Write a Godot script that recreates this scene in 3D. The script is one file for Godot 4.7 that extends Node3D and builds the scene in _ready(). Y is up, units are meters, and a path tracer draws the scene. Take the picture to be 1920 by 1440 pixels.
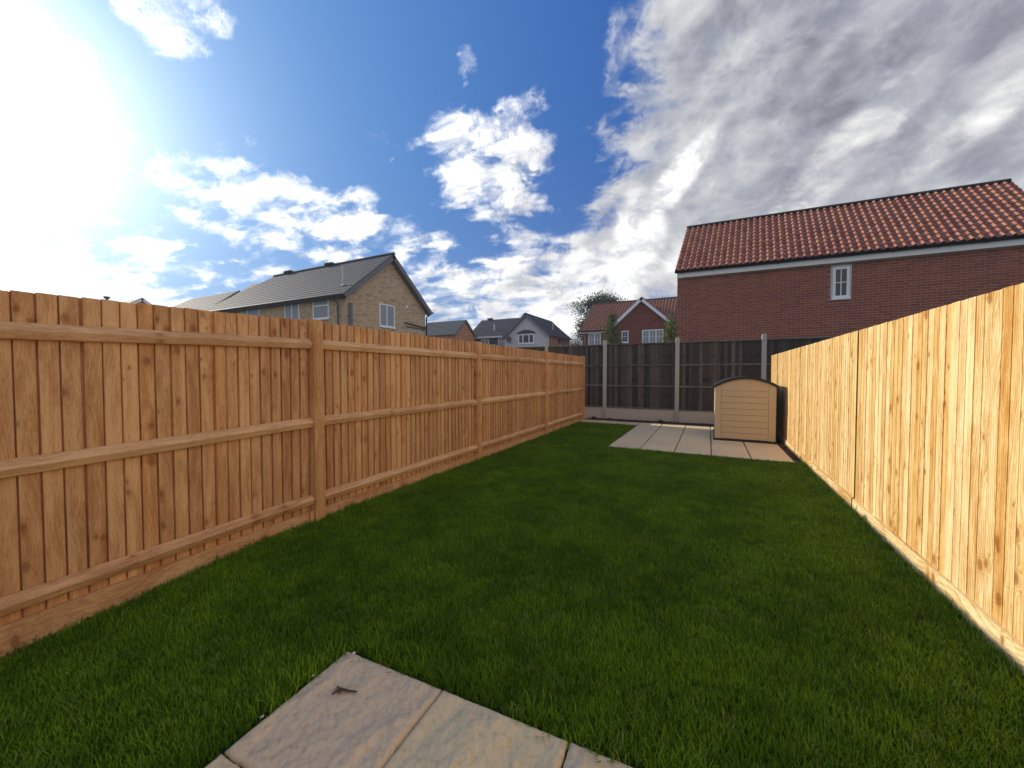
extends Node3D
# A long narrow back garden between two timber fences, houses beyond, low sun from the left.

const SUN := Vector3(-1.0, 0.397, -0.125)
const XL := -3.47      # left fence plane
const XR := 1.385      # right fence plane
const ZD := -12.33     # dark fence plane
const NEAR_CORNER := Vector3(-1.663, 0, -1.36)   # near paving, set a little askew
const NEAR_TURN := 0.045
var used := {}
var rng := RandomNumberGenerator.new()
var M := {}            # materials
var T := {}            # textures

func _ready() -> void:
	rng.seed = 7
	# ---- camera
	var cam := Camera3D.new()
	cam.name = "camera"
	cam.fov = 89.9
	cam.near = 0.05
	cam.far = 1200.0
	cam.position = Vector3(0, 1.45, 0)
	cam.rotation_degrees = Vector3(-1.6, 27.2, 0)
	cam.current = true
	add_child(cam)
	# ---- sky, sun, exposure
	var env := Environment.new()
	env.background_mode = Environment.BG_SKY
	var sky := Sky.new()
	var pano := PanoramaSkyMaterial.new()
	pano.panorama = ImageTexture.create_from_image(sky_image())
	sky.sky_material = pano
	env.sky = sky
	env.tonemap_mode = Environment.TONE_MAPPER_LINEAR
	env.tonemap_exposure = 1.4
	env.sdfgi_enabled = true
	env.ssao_enabled = true
	env.ssil_enabled = true
	env.fog_enabled = true
	env.fog_density = 0.0012
	env.fog_light_color = Color(0.86, 0.91, 1.0)
	var we := WorldEnvironment.new()
	we.environment = env
	we.name = "environment"
	add_child(we)
	var sun := DirectionalLight3D.new()
	sun.name = "sun"
	sun.light_color = Color(1.0, 0.95, 0.86)
	sun.light_energy = 1.05
	sun.light_angular_distance = 0.5
	sun.shadow_enabled = true
	add_child(sun)
	sun.look_at_from_position(SUN * 50.0, Vector3.ZERO)
	# ---- textures and materials
	make_textures()
	make_materials()
	# ---- structure
	setting()
	near_patio()
	rear_patio()
	# ---- things
	left_fence()
	right_fence()
	dark_fence()
	brick_building()
	tan_houses()
	white_house()
	brown_house()
	red_house()
	trees()
	shed()
	small_things()
	grass()

# ======================================================================= sky
var n_big := FastNoiseLite.new()
var n_det := FastNoiseLite.new()
var n_wsp := FastNoiseLite.new()
var n_puf := FastNoiseLite.new()
# cloud banks: azimuth, elevation, half width, half height (degrees), turn, strength
var banks := [
	[-29.6, 28.4, 8.4, 6.2, -8.0, 0.80], [-28.0, 24.0, 6.5, 4.0, 0.0, 0.66], [-26.0, 20.5, 6.0, 4.5, 0.0, 0.64], [-33.4, 37.0, 1.6, 2.6, 20.0, 0.34], [-24.5, 33.0, 3.0, 2.0, 40.0, 0.40],
	[16.0, 31.0, 27.0, 20.0, 0.0, 1.05], [-3.0, 20.0, 14.0, 10.0, 25.0, 0.98], [-12.0, 11.5, 24.0, 9.0, 8.0, 0.84], [-8.0, 33.0, 7.0, 10.0, 10.0, 0.62],
	[20.0, 14.0, 24.0, 14.0, 0.0, 1.1], [48.0, 24.0, 30.0, 24.0, 0.0, 0.9], [95.0, 20.0, 36.0, 20.0, 0.0, 0.75],
	[150.0, 26.0, 44.0, 26.0, 0.0, 0.95], [-145.0, 20.0, 45.0, 20.0, 0.0, 0.85], [100.0, 58.0, 60.0, 22.0, 0.0, 0.75], [-160.0, 60.0, 60.0, 20.0, 0.0, 0.65],
	[-54.0, 18.2, 20.0, 4.6, -7.0, 0.76], [-38.0, 15.6, 10.0, 3.2, -8.0, 0.64], [-58.0, 13.0, 18.0, 3.4, 0.0, 0.50], [-50.0, 22.6, 4.0, 1.6, 0.0, 0.40],
	[-67.5, 35.5, 4.6, 5.0, -30.0, 0.55], [-78.0, 28.0, 8.0, 3.0, -10.0, 0.40], [-80.0, 6.5, 17.0, 5.2, -4.0, 1.0],
	[-63.0, 6.0, 10.0, 3.2, 0.0, 0.9], [-32.0, 10.5, 22.0, 6.0, 0.0, 0.9], [-26.0, 5.0, 26.0, 5.0, 0.0, 0.92], [-5.0, 7.0, 10.0, 5.0, 0.0, 0.8], [-106.0, 12.0, 22.0, 8.0, 0.0, 0.7]]
# bright sunlit crests inside the banks
var crests := [
	[-8.8, 19.0, 3.0, 4.6, 10.0, 0.8], [-4.2, 24.6, 5.6, 1.6, 42.0, 0.85], [-11.0, 14.0, 4.6, 3.6, 0.0, 0.62], [-3.5, 15.0, 3.0, 3.0, 0.0, 0.35],
	[9.0, 19.2, 5.5, 1.3, 28.0, 0.30], [15.5, 25.0, 7.0, 2.0, 34.0, 0.40], [23.0, 22.5, 5.0, 1.2, 34.0, 0.34], [-30.0, 28.8, 10.0, 8.0, 0.0, 0.42],
	[-54.0, 18.0, 24.0, 7.0, -7.0, 0.6], [-67.5, 35.0, 7.0, 6.0, -30.0, 0.6], [-75.0, 10.0, 24.0, 4.0, 0.0, 0.55], [-18.0, 11.0, 9.0, 5.0, 0.0, 0.5], [-20.0, 7.2, 8.0, 1.6, 0.0, 0.55], [-38.0, 15.0, 12.0, 4.0, 0.0, 0.5]]

func blob(list: Array, az: float, el: float) -> float:
	var m := 0.0
	for b in list:
		var dx: float = wrapf(az - b[0], -180.0, 180.0)
		var dy: float = el - b[1]
		var c := cos(deg_to_rad(b[4]))
		var s := sin(deg_to_rad(b[4]))
		var x: float = (dx * c + dy * s) / b[2]
		var y: float = (dy * c - dx * s) / b[3]
		var q := 1.0 - 0.5 * (x * x + y * y)
		if q > 0.0:
			m = maxf(m, b[5] * smoothstep(0.0, 0.85, q))
	return m

func sky_color(d: Vector3, az: float, el: float, bank: float, crest: float) -> Color:
	var sd := SUN.normalized()
	var ang := rad_to_deg(acos(clampf(d.dot(sd), -1.0, 1.0)))
	# air
	var lowair := exp(-maxf(el, 0.0) / 10.0)
	var far := smoothstep(20.0, 75.0, ang)
	var c := Vector3(0.055, 0.17, 0.44).lerp(Vector3(0.018, 0.080, 0.29), far)
	c = c.lerp(Vector3(0.30, 0.45, 0.66), lowair * 0.8)
	var g1 := exp(-ang / 6.0)
	var g2 := exp(-ang / 13.0)
	c += Vector3(0.34, 0.50, 0.52) * g2 * 1.15 + Vector3(1.0, 1.0, 0.94) * g1 * 2.6
	# clouds
	var q := Vector3(d.x * 1.0, d.y * 1.5, d.z * 1.0)
	var a := n_big.get_noise_3dv(q)
	var b := n_det.get_noise_3dv(q)
	var pl := Vector2(d.x, d.z) / (d.y + 0.22)
	var w := n_wsp.get_noise_2d(pl.x * 1.0 + pl.y * 0.35, pl.y * 1.7)
	var away := smoothstep(40.0, 85.0, ang)
	var pf := -n_puf.get_noise_3dv(q)
	var f := a * lerpf(0.55, 0.40, away) + b * lerpf(0.55, 0.34, away) + w * lerpf(0.80, 0.22, away) + pf * lerpf(0.10, 0.34, away)
	var dens := bank * 1.22 - 0.56 + f * lerpf(1.0, 0.72, smoothstep(0.8, 1.0, bank))
	var cover := smoothstep(-0.10, lerpf(0.66, 0.46, away), dens)
	if cover > 0.002:
		var ql := q + (sd * Vector3(1, 1.5, 1) - q).normalized() * 0.030 + Vector3(0, 0.022, 0)
		var a2 := n_big.get_noise_3dv(ql)
		var b2 := n_det.get_noise_3dv(ql)
		var pf2 := -n_puf.get_noise_3dv(ql)
		var lit := clampf((a - a2) * 0.9 + (b - b2) * 0.45 + (pf - pf2) * 0.8, -0.5, 0.7)
		var thick := smoothstep(0.10, 0.75, dens)
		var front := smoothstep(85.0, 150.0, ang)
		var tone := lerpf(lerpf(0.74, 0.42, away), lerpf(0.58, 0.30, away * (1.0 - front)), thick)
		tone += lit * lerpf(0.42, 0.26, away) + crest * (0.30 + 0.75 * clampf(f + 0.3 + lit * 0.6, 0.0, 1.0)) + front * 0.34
		tone = lerpf(tone, maxf(tone, 0.31), smoothstep(13.0, 9.0, el))
		tone = clampf(tone, 0.12, 0.95)
		var shade := Vector3(0.94, 0.97, 1.10).lerp(Vector3(1.0, 0.995, 0.985), smoothstep(0.2, 0.6, tone))
		var cc := shade * tone + Vector3(0.5, 0.55, 0.56) * g2 * 0.9 + Vector3(1, 1, 0.95) * g1 * 2.4
		c = c.lerp(cc, cover * lerpf(0.86, 0.97, thick))
	return Color(c.x, c.y, c.z)

func sky_image() -> Image:
	for n in [[n_big, 2.6, 5, 11], [n_det, 9.0, 5, 23], [n_wsp, 3.2, 6, 31]]:
		n[0].noise_type = FastNoiseLite.TYPE_SIMPLEX_SMOOTH
		n[0].frequency = n[1]
		n[0].fractal_type = FastNoiseLite.FRACTAL_FBM
		n[0].fractal_octaves = n[2]
		n[0].fractal_gain = 0.52
		n[0].seed = n[3]
	n_puf.noise_type = FastNoiseLite.TYPE_SIMPLEX_SMOOTH
	n_puf.frequency = 2.6
	n_puf.fractal_type = FastNoiseLite.FRACTAL_RIDGED
	n_puf.fractal_octaves = 4
	n_puf.fractal_gain = 0.42
	n_puf.seed = 52
	n_det.domain_warp_enabled = true
	n_det.domain_warp_amplitude = 0.10
	n_det.domain_warp_frequency = 6.0
	n_wsp.domain_warp_enabled = true
	n_wsp.domain_warp_amplitude = 0.25
	n_wsp.domain_warp_frequency = 2.0
	var lw := 512
	var lo := Image.create_empty(lw, 256, false, Image.FORMAT_RGBF)
	for y in 128:
		var el := 90.0 - (y + 0.5) / 256.0 * 180.0
		for x in lw:
			var az := wrapf((x + 0.5) / lw * 360.0, -180.0, 180.0)
			var d := Vector3(sin(deg_to_rad(az)) * cos(deg_to_rad(el)), sin(deg_to_rad(el)), -cos(deg_to_rad(az)) * cos(deg_to_rad(el)))
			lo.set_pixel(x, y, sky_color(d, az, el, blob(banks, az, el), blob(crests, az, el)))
	lo.fill_rect(Rect2i(0, 128, lw, 128), Color(0.22, 0.24, 0.20))
	var W := 4096
	lo.resize(W, 2048, Image.INTERPOLATE_BILINEAR)
	# the part with the finest clouds is worked out again at full size
	var az0 := -88.0
	var cols := int(124.0 / 360.0 * W)
	var rows := int(50.0 / 180.0 * 2048)
	var cw := int(cols / 6.0) + 2
	var ch := int(rows / 6.0) + 2
	var ms := Image.create_empty(cw, ch, false, Image.FORMAT_RGF)
	for y in ch:
		for x in cw:
			var az := az0 + (x + 0.5) * 6.0 * 360.0 / W
			var el := 50.0 - (y + 0.5) * 6.0 * 180.0 / 2048.0
			ms.set_pixel(x, y, Color(blob(banks, az, el), blob(crests, az, el), 0))
	ms.resize(cw * 6, ch * 6, Image.INTERPOLATE_CUBIC)
	var x0 := int((az0 + 360.0) / 360.0 * W)
	var y0 := int(40.0 / 180.0 * 2048)
	for yy in rows:
		var el := 90.0 - (y0 + yy + 0.5) / 2048.0 * 180.0
		var se := sin(deg_to_rad(el))
		var ce := cos(deg_to_rad(el))
		for xx in cols:
			var az := az0 + (xx + 0.5) / W * 360.0
			var ra := deg_to_rad(az)
			var mk := ms.get_pixel(xx, yy)
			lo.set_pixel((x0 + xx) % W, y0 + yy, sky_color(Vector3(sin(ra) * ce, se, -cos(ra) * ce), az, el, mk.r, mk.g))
	return lo

# ======================================================================= helpers
func numbered(called: String) -> String:
	used[called] = used.get(called, -1) + 1
	return called if used[called] == 0 else "%s_%03d" % [called, used[called]]

func thing(called: String, label: String, category: String, at := Vector3.ZERO, group := "") -> Node3D:
	var o := Node3D.new()
	o.name = numbered(called)
	o.position = at
	o.set_meta("label", label)
	o.set_meta("category", category)
	if group: o.set_meta("group", group)
	add_child(o)
	return o

func struct(called: String) -> Node3D:
	var o := Node3D.new()
	o.name = numbered(called)
	o.set_meta("kind", "structure")
	add_child(o)
	return o

var sib := {}
func part(called: String, mesh: Mesh, mat: Material, parent: Node, xf := Transform3D.IDENTITY, kind := "") -> MeshInstance3D:
	var o := MeshInstance3D.new()
	o.mesh = mesh
	o.material_override = mat
	o.transform = xf
	var key := str(parent.get_instance_id()) + called
	sib[key] = sib.get(key, -1) + 1
	o.name = called if sib[key] == 0 else "%s_%03d" % [called, sib[key]]
	if kind: o.set_meta("kind", kind)
	parent.add_child(o)
	return o

func many(called: String, mesh: Mesh, mat: Material, parent: Node, places: Array, colors: Array, stuff := true) -> MultiMeshInstance3D:
	var mm := MultiMesh.new()
	mm.transform_format = MultiMesh.TRANSFORM_3D
	mm.use_colors = colors.size() > 0
	mm.mesh = mesh
	mm.instance_count = places.size()
	for i in places.size():
		mm.set_instance_transform(i, places[i])
		if colors.size(): mm.set_instance_color(i, colors[i])
	var o := MultiMeshInstance3D.new()
	o.multimesh = mm
	o.material_override = mat
	var key := str(parent.get_instance_id()) + called
	sib[key] = sib.get(key, -1) + 1
	o.name = called if sib[key] == 0 else "%s_%03d" % [called, sib[key]]
	if stuff: o.set_meta("kind", "stuff")
	parent.add_child(o)
	return o

func begin() -> SurfaceTool:
	var st := SurfaceTool.new()
	st.begin(Mesh.PRIMITIVE_TRIANGLES)
	return st

func tri(st: SurfaceTool, a: Vector3, b: Vector3, c: Vector3, n: Vector3, ua := Vector2.ZERO, ub := Vector2.ZERO, uc := Vector2.ZERO) -> void:
	if (b - a).cross(c - a).dot(n) > 0.0:   # fronts run clockwise
		var t := b
		b = c
		c = t
		var tu := ub
		ub = uc
		uc = tu
	for k in [[a, ua], [b, ub], [c, uc]]:
		st.set_normal(n)
		st.set_uv(k[1])
		st.add_vertex(k[0])

func quad(st: SurfaceTool, a: Vector3, b: Vector3, c: Vector3, d: Vector3, outward: Vector3, uv := []) -> void:
	var n := (b - a).cross(c - a)
	if n.length() < 1e-12: n = (c - a).cross(d - a)
	n = n.normalized()
	if n.dot(outward) < 0.0: n = -n
	if uv.is_empty(): uv = [Vector2.ZERO, Vector2.RIGHT, Vector2.ONE, Vector2.DOWN]
	tri(st, a, b, c, n, uv[0], uv[1], uv[2])
	tri(st, a, c, d, n, uv[0], uv[2], uv[3])

# A straight bar: outline pts swept along off. Wood runs along off: strip picks a plank of the wood texture, v0 where along it.
func prism(st: SurfaceTool, pts: Array, off: Vector3, strip := -1, v0 := 0.0) -> void:
	var n := Vector3.ZERO
	for i in pts.size():
		var p: Vector3 = pts[i]
		var q: Vector3 = pts[(i + 1) % pts.size()]
		n += p.cross(q)
	n = n.normalized()
	var P := pts.duplicate()
	if n.dot(off) > 0.0:
		P.reverse()
		n = -n
	var len := off.length()
	for i in P.size():
		var a: Vector3 = P[i]
		var b: Vector3 = P[(i + 1) % P.size()]
		var out := (b - a).cross(n).normalized()
		var w := minf(1.0, (b - a).length() / 0.1) * 0.96
		var s := float(maxi(strip, 0))
		var u0 := (s + 0.02) / 16.0
		var u1 := (s + 0.02 + w) / 16.0
		var v1 := v0 + len / 2.2
		quad(st, a, b, b + off, a + off, out, [Vector2(u0, v0), Vector2(u1, v0), Vector2(u1, v1), Vector2(u0, v1)])
	# caps
	var ax := (P[1] - P[0] as Vector3).normalized()
	var ay := n.cross(ax)
	var flat := PackedVector2Array()
	for p in P:
		flat.append(Vector2((p - P[0]).dot(ax), (p - P[0]).dot(ay)))
	var idx := Geometry2D.triangulate_polygon(flat)
	for k in range(0, idx.size(), 3):
		var uvs := []
		for j in 3:
			uvs.append(Vector2((maxf(strip, 0) + 0.5) / 16.0, v0) + flat[idx[k + j]] * Vector2(0.2, 0.05))
		tri(st, P[idx[k]], P[idx[k + 1]], P[idx[k + 2]], n, uvs[0], uvs[1], uvs[2])
		tri(st, P[idx[k]] + off, P[idx[k + 1]] + off, P[idx[k + 2]] + off, -n, uvs[0], uvs[1], uvs[2])

func bar(st: SurfaceTool, lo: Vector3, hi: Vector3, axis := 1, strip := -1, v0 := 0.0) -> void:
	var p := []
	if axis == 1:
		p = [lo, Vector3(hi.x, lo.y, lo.z), Vector3(hi.x, lo.y, hi.z), Vector3(lo.x, lo.y, hi.z)]
		prism(st, p, Vector3(0, hi.y - lo.y, 0), strip, v0)
	elif axis == 2:
		p = [lo, Vector3(hi.x, lo.y, lo.z), Vector3(hi.x, hi.y, lo.z), Vector3(lo.x, hi.y, lo.z)]
		prism(st, p, Vector3(0, 0, hi.z - lo.z), strip, v0)
	else:
		p = [lo, Vector3(lo.x, hi.y, lo.z), Vector3(lo.x, hi.y, hi.z), Vector3(lo.x, lo.y, hi.z)]
		prism(st, p, Vector3(hi.x - lo.x, 0, 0), strip, v0)

# box with chamfered edges
func chamfer(st: SurfaceTool, lo: Vector3, hi: Vector3, b: float) -> void:
	var c := (lo + hi) / 2.0
	var h := (hi - lo) / 2.0
	var v := func(sx: int, sy: int, sz: int, flat: int) -> Vector3:
		var q := Vector3(sx * (h.x - b), sy * (h.y - b), sz * (h.z - b))
		q[flat] = [sx, sy, sz][flat] * h[flat]
		return c + q
	for f in 3:
		var g := (f + 1) % 3
		var k := (f + 2) % 3
		for s in [-1, 1]:
			var q := []
			for e in [[-1, -1], [1, -1], [1, 1], [-1, 1]]:
				var sg := [0, 0, 0]
				sg[f] = s
				sg[g] = e[0]
				sg[k] = e[1]
				q.append(v.call(sg[0], sg[1], sg[2], f))
			var out := Vector3.ZERO
			out[f] = s
			quad(st, q[0], q[1], q[2], q[3], out)
			for t in [-1, 1]:   # edge along k between faces f and g
				var s1 := [0, 0, 0]
				s1[f] = s
				s1[g] = t
				s1[k] = -1
				var s2 := s1.duplicate()
				s2[k] = 1
				var o2 := Vector3.ZERO
				o2[f] = s
				o2[g] = t
				quad(st, v.call(s1[0], s1[1], s1[2], f), v.call(s2[0], s2[1], s2[2], f), v.call(s2[0], s2[1], s2[2], g), v.call(s1[0], s1[1], s1[2], g), o2)
	for sx in [-1, 1]:
		for sy in [-1, 1]:
			for sz in [-1, 1]:
				var n := Vector3(sx, sy, sz).normalized()
				tri(st, v.call(sx, sy, sz, 0), v.call(sx, sy, sz, 1), v.call(sx, sy, sz, 2), n)

func cham(size: Vector3, b: float) -> Mesh:
	var st := begin()
	chamfer(st, -size / 2.0, size / 2.0, b)
	return st.commit()

# tube along points
func tube(st: SurfaceTool, pts: Array, radii: Array, sides := 8) -> void:
	var rings := []
	for i in pts.size():
		var d: Vector3 = (pts[mini(i + 1, pts.size() - 1)] - pts[maxi(i - 1, 0)]).normalized()
		var x := d.cross(Vector3(0.31, 0.2, 0.93)).normalized()
		var y := d.cross(x)
		var r := []
		for k in sides:
			var a := TAU * k / sides
			r.append([x * cos(a) + y * sin(a), pts[i] + (x * cos(a) + y * sin(a)) * radii[i]])
		rings.append(r)
	for i in pts.size() - 1:
		for k in sides:
			var a = rings[i][k]
			var b = rings[i][(k + 1) % sides]
			var c = rings[i + 1][(k + 1) % sides]
			var d = rings[i + 1][k]
			quad(st, a[1], b[1], c[1], d[1], a[0] + b[0], [Vector2(float(k) / sides, i), Vector2(float(k + 1) / sides, i), Vector2(float(k + 1) / sides, i + 1), Vector2(float(k) / sides, i + 1)])
	for e in [0, pts.size() - 1]:
		var n: Vector3 = (pts[0] - pts[1]).normalized() if e == 0 else (pts[e] - pts[e - 1]).normalized()
		for k in sides:
			tri(st, pts[e], rings[e][k][1], rings[e][(k + 1) % sides][1], n)

# ======================================================================= textures and materials
func make_textures() -> void:
	var S := 1024
	var wood := Image.create_empty(S, S, true, Image.FORMAT_RGB8)
	var rough := Image.create_empty(S, S, true, Image.FORMAT_RGB8)
	var gray := Image.create_empty(S, S, true, Image.FORMAT_RGB8)
	var nw := FastNoiseLite.new()
	nw.noise_type = FastNoiseLite.TYPE_SIMPLEX_SMOOTH
	nw.frequency = 1.0
	nw.fractal_octaves = 2
	nw.seed = 5
	var nf := FastNoiseLite.new()
	nf.noise_type = FastNoiseLite.TYPE_SIMPLEX
	nf.frequency = 1.0
	nf.fractal_octaves = 3
	nf.seed = 9
	var sw := S / 16
	for s in 16:
		var rg := RandomNumberGenerator.new()
		rg.seed = 100 + s
		var knots := []
		for k in (rg.randi_range(2, 5) if s % 2 == 1 else rg.randi_range(0, 2)):
			knots.append([rg.randf_range(0.12, 0.88), rg.randf(), rg.randf_range(0.05, 0.2), rg.randf_range(0.2, 1.0)])
		var centre := rg.randf_range(-2.2, 3.2) if s % 3 else rg.randf_range(0.2, 0.8)
		var rings := rg.randf_range(4.0, 7.5)
		var base := rg.randf_range(-0.14, 0.14)
		for y in S:
			var vy := float(y) / S
			# seamless along the plank: walk a circle
			var cy := cos(vy * TAU)
			var sy := sin(vy * TAU)
			var wander := nw.get_noise_3d(cy * 0.30, sy * 0.30, s * 7.0) * 0.75
			for x in sw:
				var u := float(x) / sw
				var warp := nw.get_noise_3d(u * 0.7 + s * 3.0, cy * 0.55 + 9.0, sy * 0.55) * 0.30
				var dark := 0.0
				var hole := 0.0
				var halo := 0.0
				for k in knots:
					var dx: float = (u - k[0])
					var dy: float = (wrapf(vy - k[1], -0.5, 0.5)) * 22.0
					var q: float = (dx * dx + dy * dy * 0.45) / (k[2] * k[2])
					if q < 14.0:
						warp += exp(-q * 0.35) * 0.8 * k[2] / 0.12
						halo = maxf(halo, exp(-q * 0.25))
						if q < 1.8:
							hole = maxf(hole, smoothstep(1.8, 0.3, q))
							dark = maxf(dark, smoothstep(0.45, 0.0, absf(q - 1.0 - 0.3 * sin(dx * 60.0))) * 0.6 * k[3] + smoothstep(0.25, 0.0, q) * 0.4)
				var r := absf(u - centre + wander) + warp
				var g := r * rings
				var fr := g - floorf(g)
				var late := pow(fr, 2.2) * smoothstep(1.0, 0.90, fr)
				var fib := nf.get_noise_3d(u * 26.0 + s * 50.0, cy * 4.0, sy * 4.0)
				var broad := nw.get_noise_2d(u * 1.3 + s * 11.0, sy * 0.8 + cy * 0.5)
				var speck := smoothstep(0.42, 0.7, nf.get_noise_3d(u * 9.0 + s * 31.0, cy * 9.0, sy * 9.0))
				var tone := clampf(late * 0.66 + fib * 0.42 + base * 1.4 + broad * 0.42 + halo * 0.42 + speck * 0.45 + 0.16, 0.0, 1.0)
				var c := Color(0.97, 0.90, 0.72).lerp(Color(0.74, 0.545, 0.28), tone)
				c = c.lerp(Color(0.66, 0.46, 0.28), hole * 0.7)
				c = c.lerp(Color(0.30, 0.19, 0.11), clampf(dark, 0, 1) * 0.55)
				wood.set_pixel(s * sw + x, y, c)
				var l := clampf(0.72 - tone * 0.45 + fib * 0.35 + broad * 0.25 + speck * 0.2, 0.08, 1.0)
				var tr := clampf(late * 0.20 + fib * 0.45 + base * 1.3 + broad * 0.40 + halo * 0.30 + speck * 0.35 + 0.22, 0.0, 1.0)
				var cr := Color(0.93, 0.80, 0.64).lerp(Color(0.68, 0.49, 0.34), tr).lerp(Color(0.56, 0.38, 0.25), hole * 0.35).lerp(Color(0.24, 0.15, 0.10), clampf(dark, 0, 1) * 0.32)
				rough.set_pixel(s * sw + x, y, cr)
				gray.set_pixel(s * sw + x, y, Color(l, l * 0.975, l * 0.94))
	wood.generate_mipmaps()
	rough.generate_mipmaps()
	T.rough = ImageTexture.create_from_image(rough)
	gray.generate_mipmaps()
	T.wood = ImageTexture.create_from_image(wood)
	T.gray = ImageTexture.create_from_image(gray)
	T.mottle = noise_tex(512, 0.012, 5, 3, [[0.0, Color(0.62, 0.62, 0.62)], [0.5, Color(0.85, 0.85, 0.85)], [1.0, Color(1, 1, 1)]])
	T.grit = noise_tex(512, 0.09, 4, 4, [[0.0, Color(0.70, 0.70, 0.70)], [1.0, Color(1, 1, 1)]])
	T.stone = noise_tex(1024, 0.022, 6, 8, [[0.0, Color(0.86, 0.82, 0.79)], [0.35, Color(0.93, 0.91, 0.88)], [0.5, Color(0.97, 0.96, 0.95)], [0.62, Color(0.94, 0.92, 0.91)], [1.0, Color(1, 1, 1)]])
	T.riven = riven_tex()
	T.brickish = brick_tex(Color(0.80, 0.68, 0.53), Color(0.64, 0.52, 0.41), Color(0.80, 0.74, 0.65), 21)
	T.redbrick = brick_tex(Color(0.55, 0.25, 0.18), Color(0.44, 0.18, 0.14), Color(0.55, 0.42, 0.37), 22)

func noise_tex(size: int, freq: float, oct: int, seed_: int, ramp: Array) -> NoiseTexture2D:
	var n := FastNoiseLite.new()
	n.noise_type = FastNoiseLite.TYPE_SIMPLEX_SMOOTH
	n.frequency = freq
	n.fractal_octaves = oct
	n.seed = seed_
	var t := NoiseTexture2D.new()
	t.width = size
	t.height = size
	t.seamless = true
	t.noise = n
	var g := Gradient.new()
	g.offsets = PackedFloat32Array(ramp.map(func(r): return r[0]))
	g.colors = PackedColorArray(ramp.map(func(r): return r[1]))
	t.color_ramp = g
	return t

# split-stone relief for the paving: terraces and long ragged ridges
func riven_tex() -> ImageTexture:
	var n := FastNoiseLite.new()
	n.noise_type = FastNoiseLite.TYPE_SIMPLEX_SMOOTH
	n.frequency = 0.006
	n.fractal_octaves = 5
	n.domain_warp_enabled = true
	n.domain_warp_amplitude = 30.0
	n.domain_warp_frequency = 0.012
	n.seed = 77
	var base := n.get_seamless_image(512, 512)
	var im := Image.create_empty(512, 512, true, Image.FORMAT_RGB8)
	for y in 512:
		for x in 512:
			var h := base.get_pixel((x * 2) % 512, y).r
			var t := h * 7.0
			var st := floorf(t) + smoothstep(0.75, 1.0, t - floorf(t))
			var v := clampf(st / 7.0 * 0.7 + h * 0.3, 0, 1)
			im.set_pixel(x, y, Color(v, v, v))
	im.generate_mipmaps()
	return ImageTexture.create_from_image(im)

# far brickwork, too small to tell apart: 8 by 24 courses over 1.8 m
func brick_tex(a: Color, b: Color, mortar: Color, seed_: int) -> ImageTexture:
	var rg := RandomNumberGenerator.new()
	rg.seed = seed_
	var im := Image.create_empty(512, 512, true, Image.FORMAT_RGB8)
	im.fill(mortar)
	for r in 24:
		for k in 9:
			var c := a.lerp(b, pow(rg.randf(), 2.2))
			c = c.lightened(rg.randf_range(0, 0.12))
			var x := k * 64 - (32 if r % 2 == 1 else 0)
			var y0 := int(r * 512.0 / 24.0)
			var y1 := int((r + 1) * 512.0 / 24.0) - 3
			im.fill_rect(Rect2i(maxi(x, 0), y0, 60 + mini(x, 0), y1 - y0), c)
	im.generate_mipmaps()
	return ImageTexture.create_from_image(im)

func mat(c: Color, rough := 0.9, tex: Texture2D = null, tri_scale := 0.0, bump := 0.0) -> StandardMaterial3D:
	var m := StandardMaterial3D.new()
	m.albedo_color = c.linear_to_srgb()
	m.roughness = rough
	m.metallic_specular = 0.3
	if tex:
		m.albedo_texture = tex
		if tri_scale > 0.0:
			m.uv1_triplanar = true
			m.uv1_world_triplanar = true
			m.uv1_scale = Vector3.ONE * tri_scale
		if bump != 0.0:
			m.heightmap_enabled = true
			m.heightmap_texture = tex
			m.heightmap_scale = bump
	return m

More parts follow.
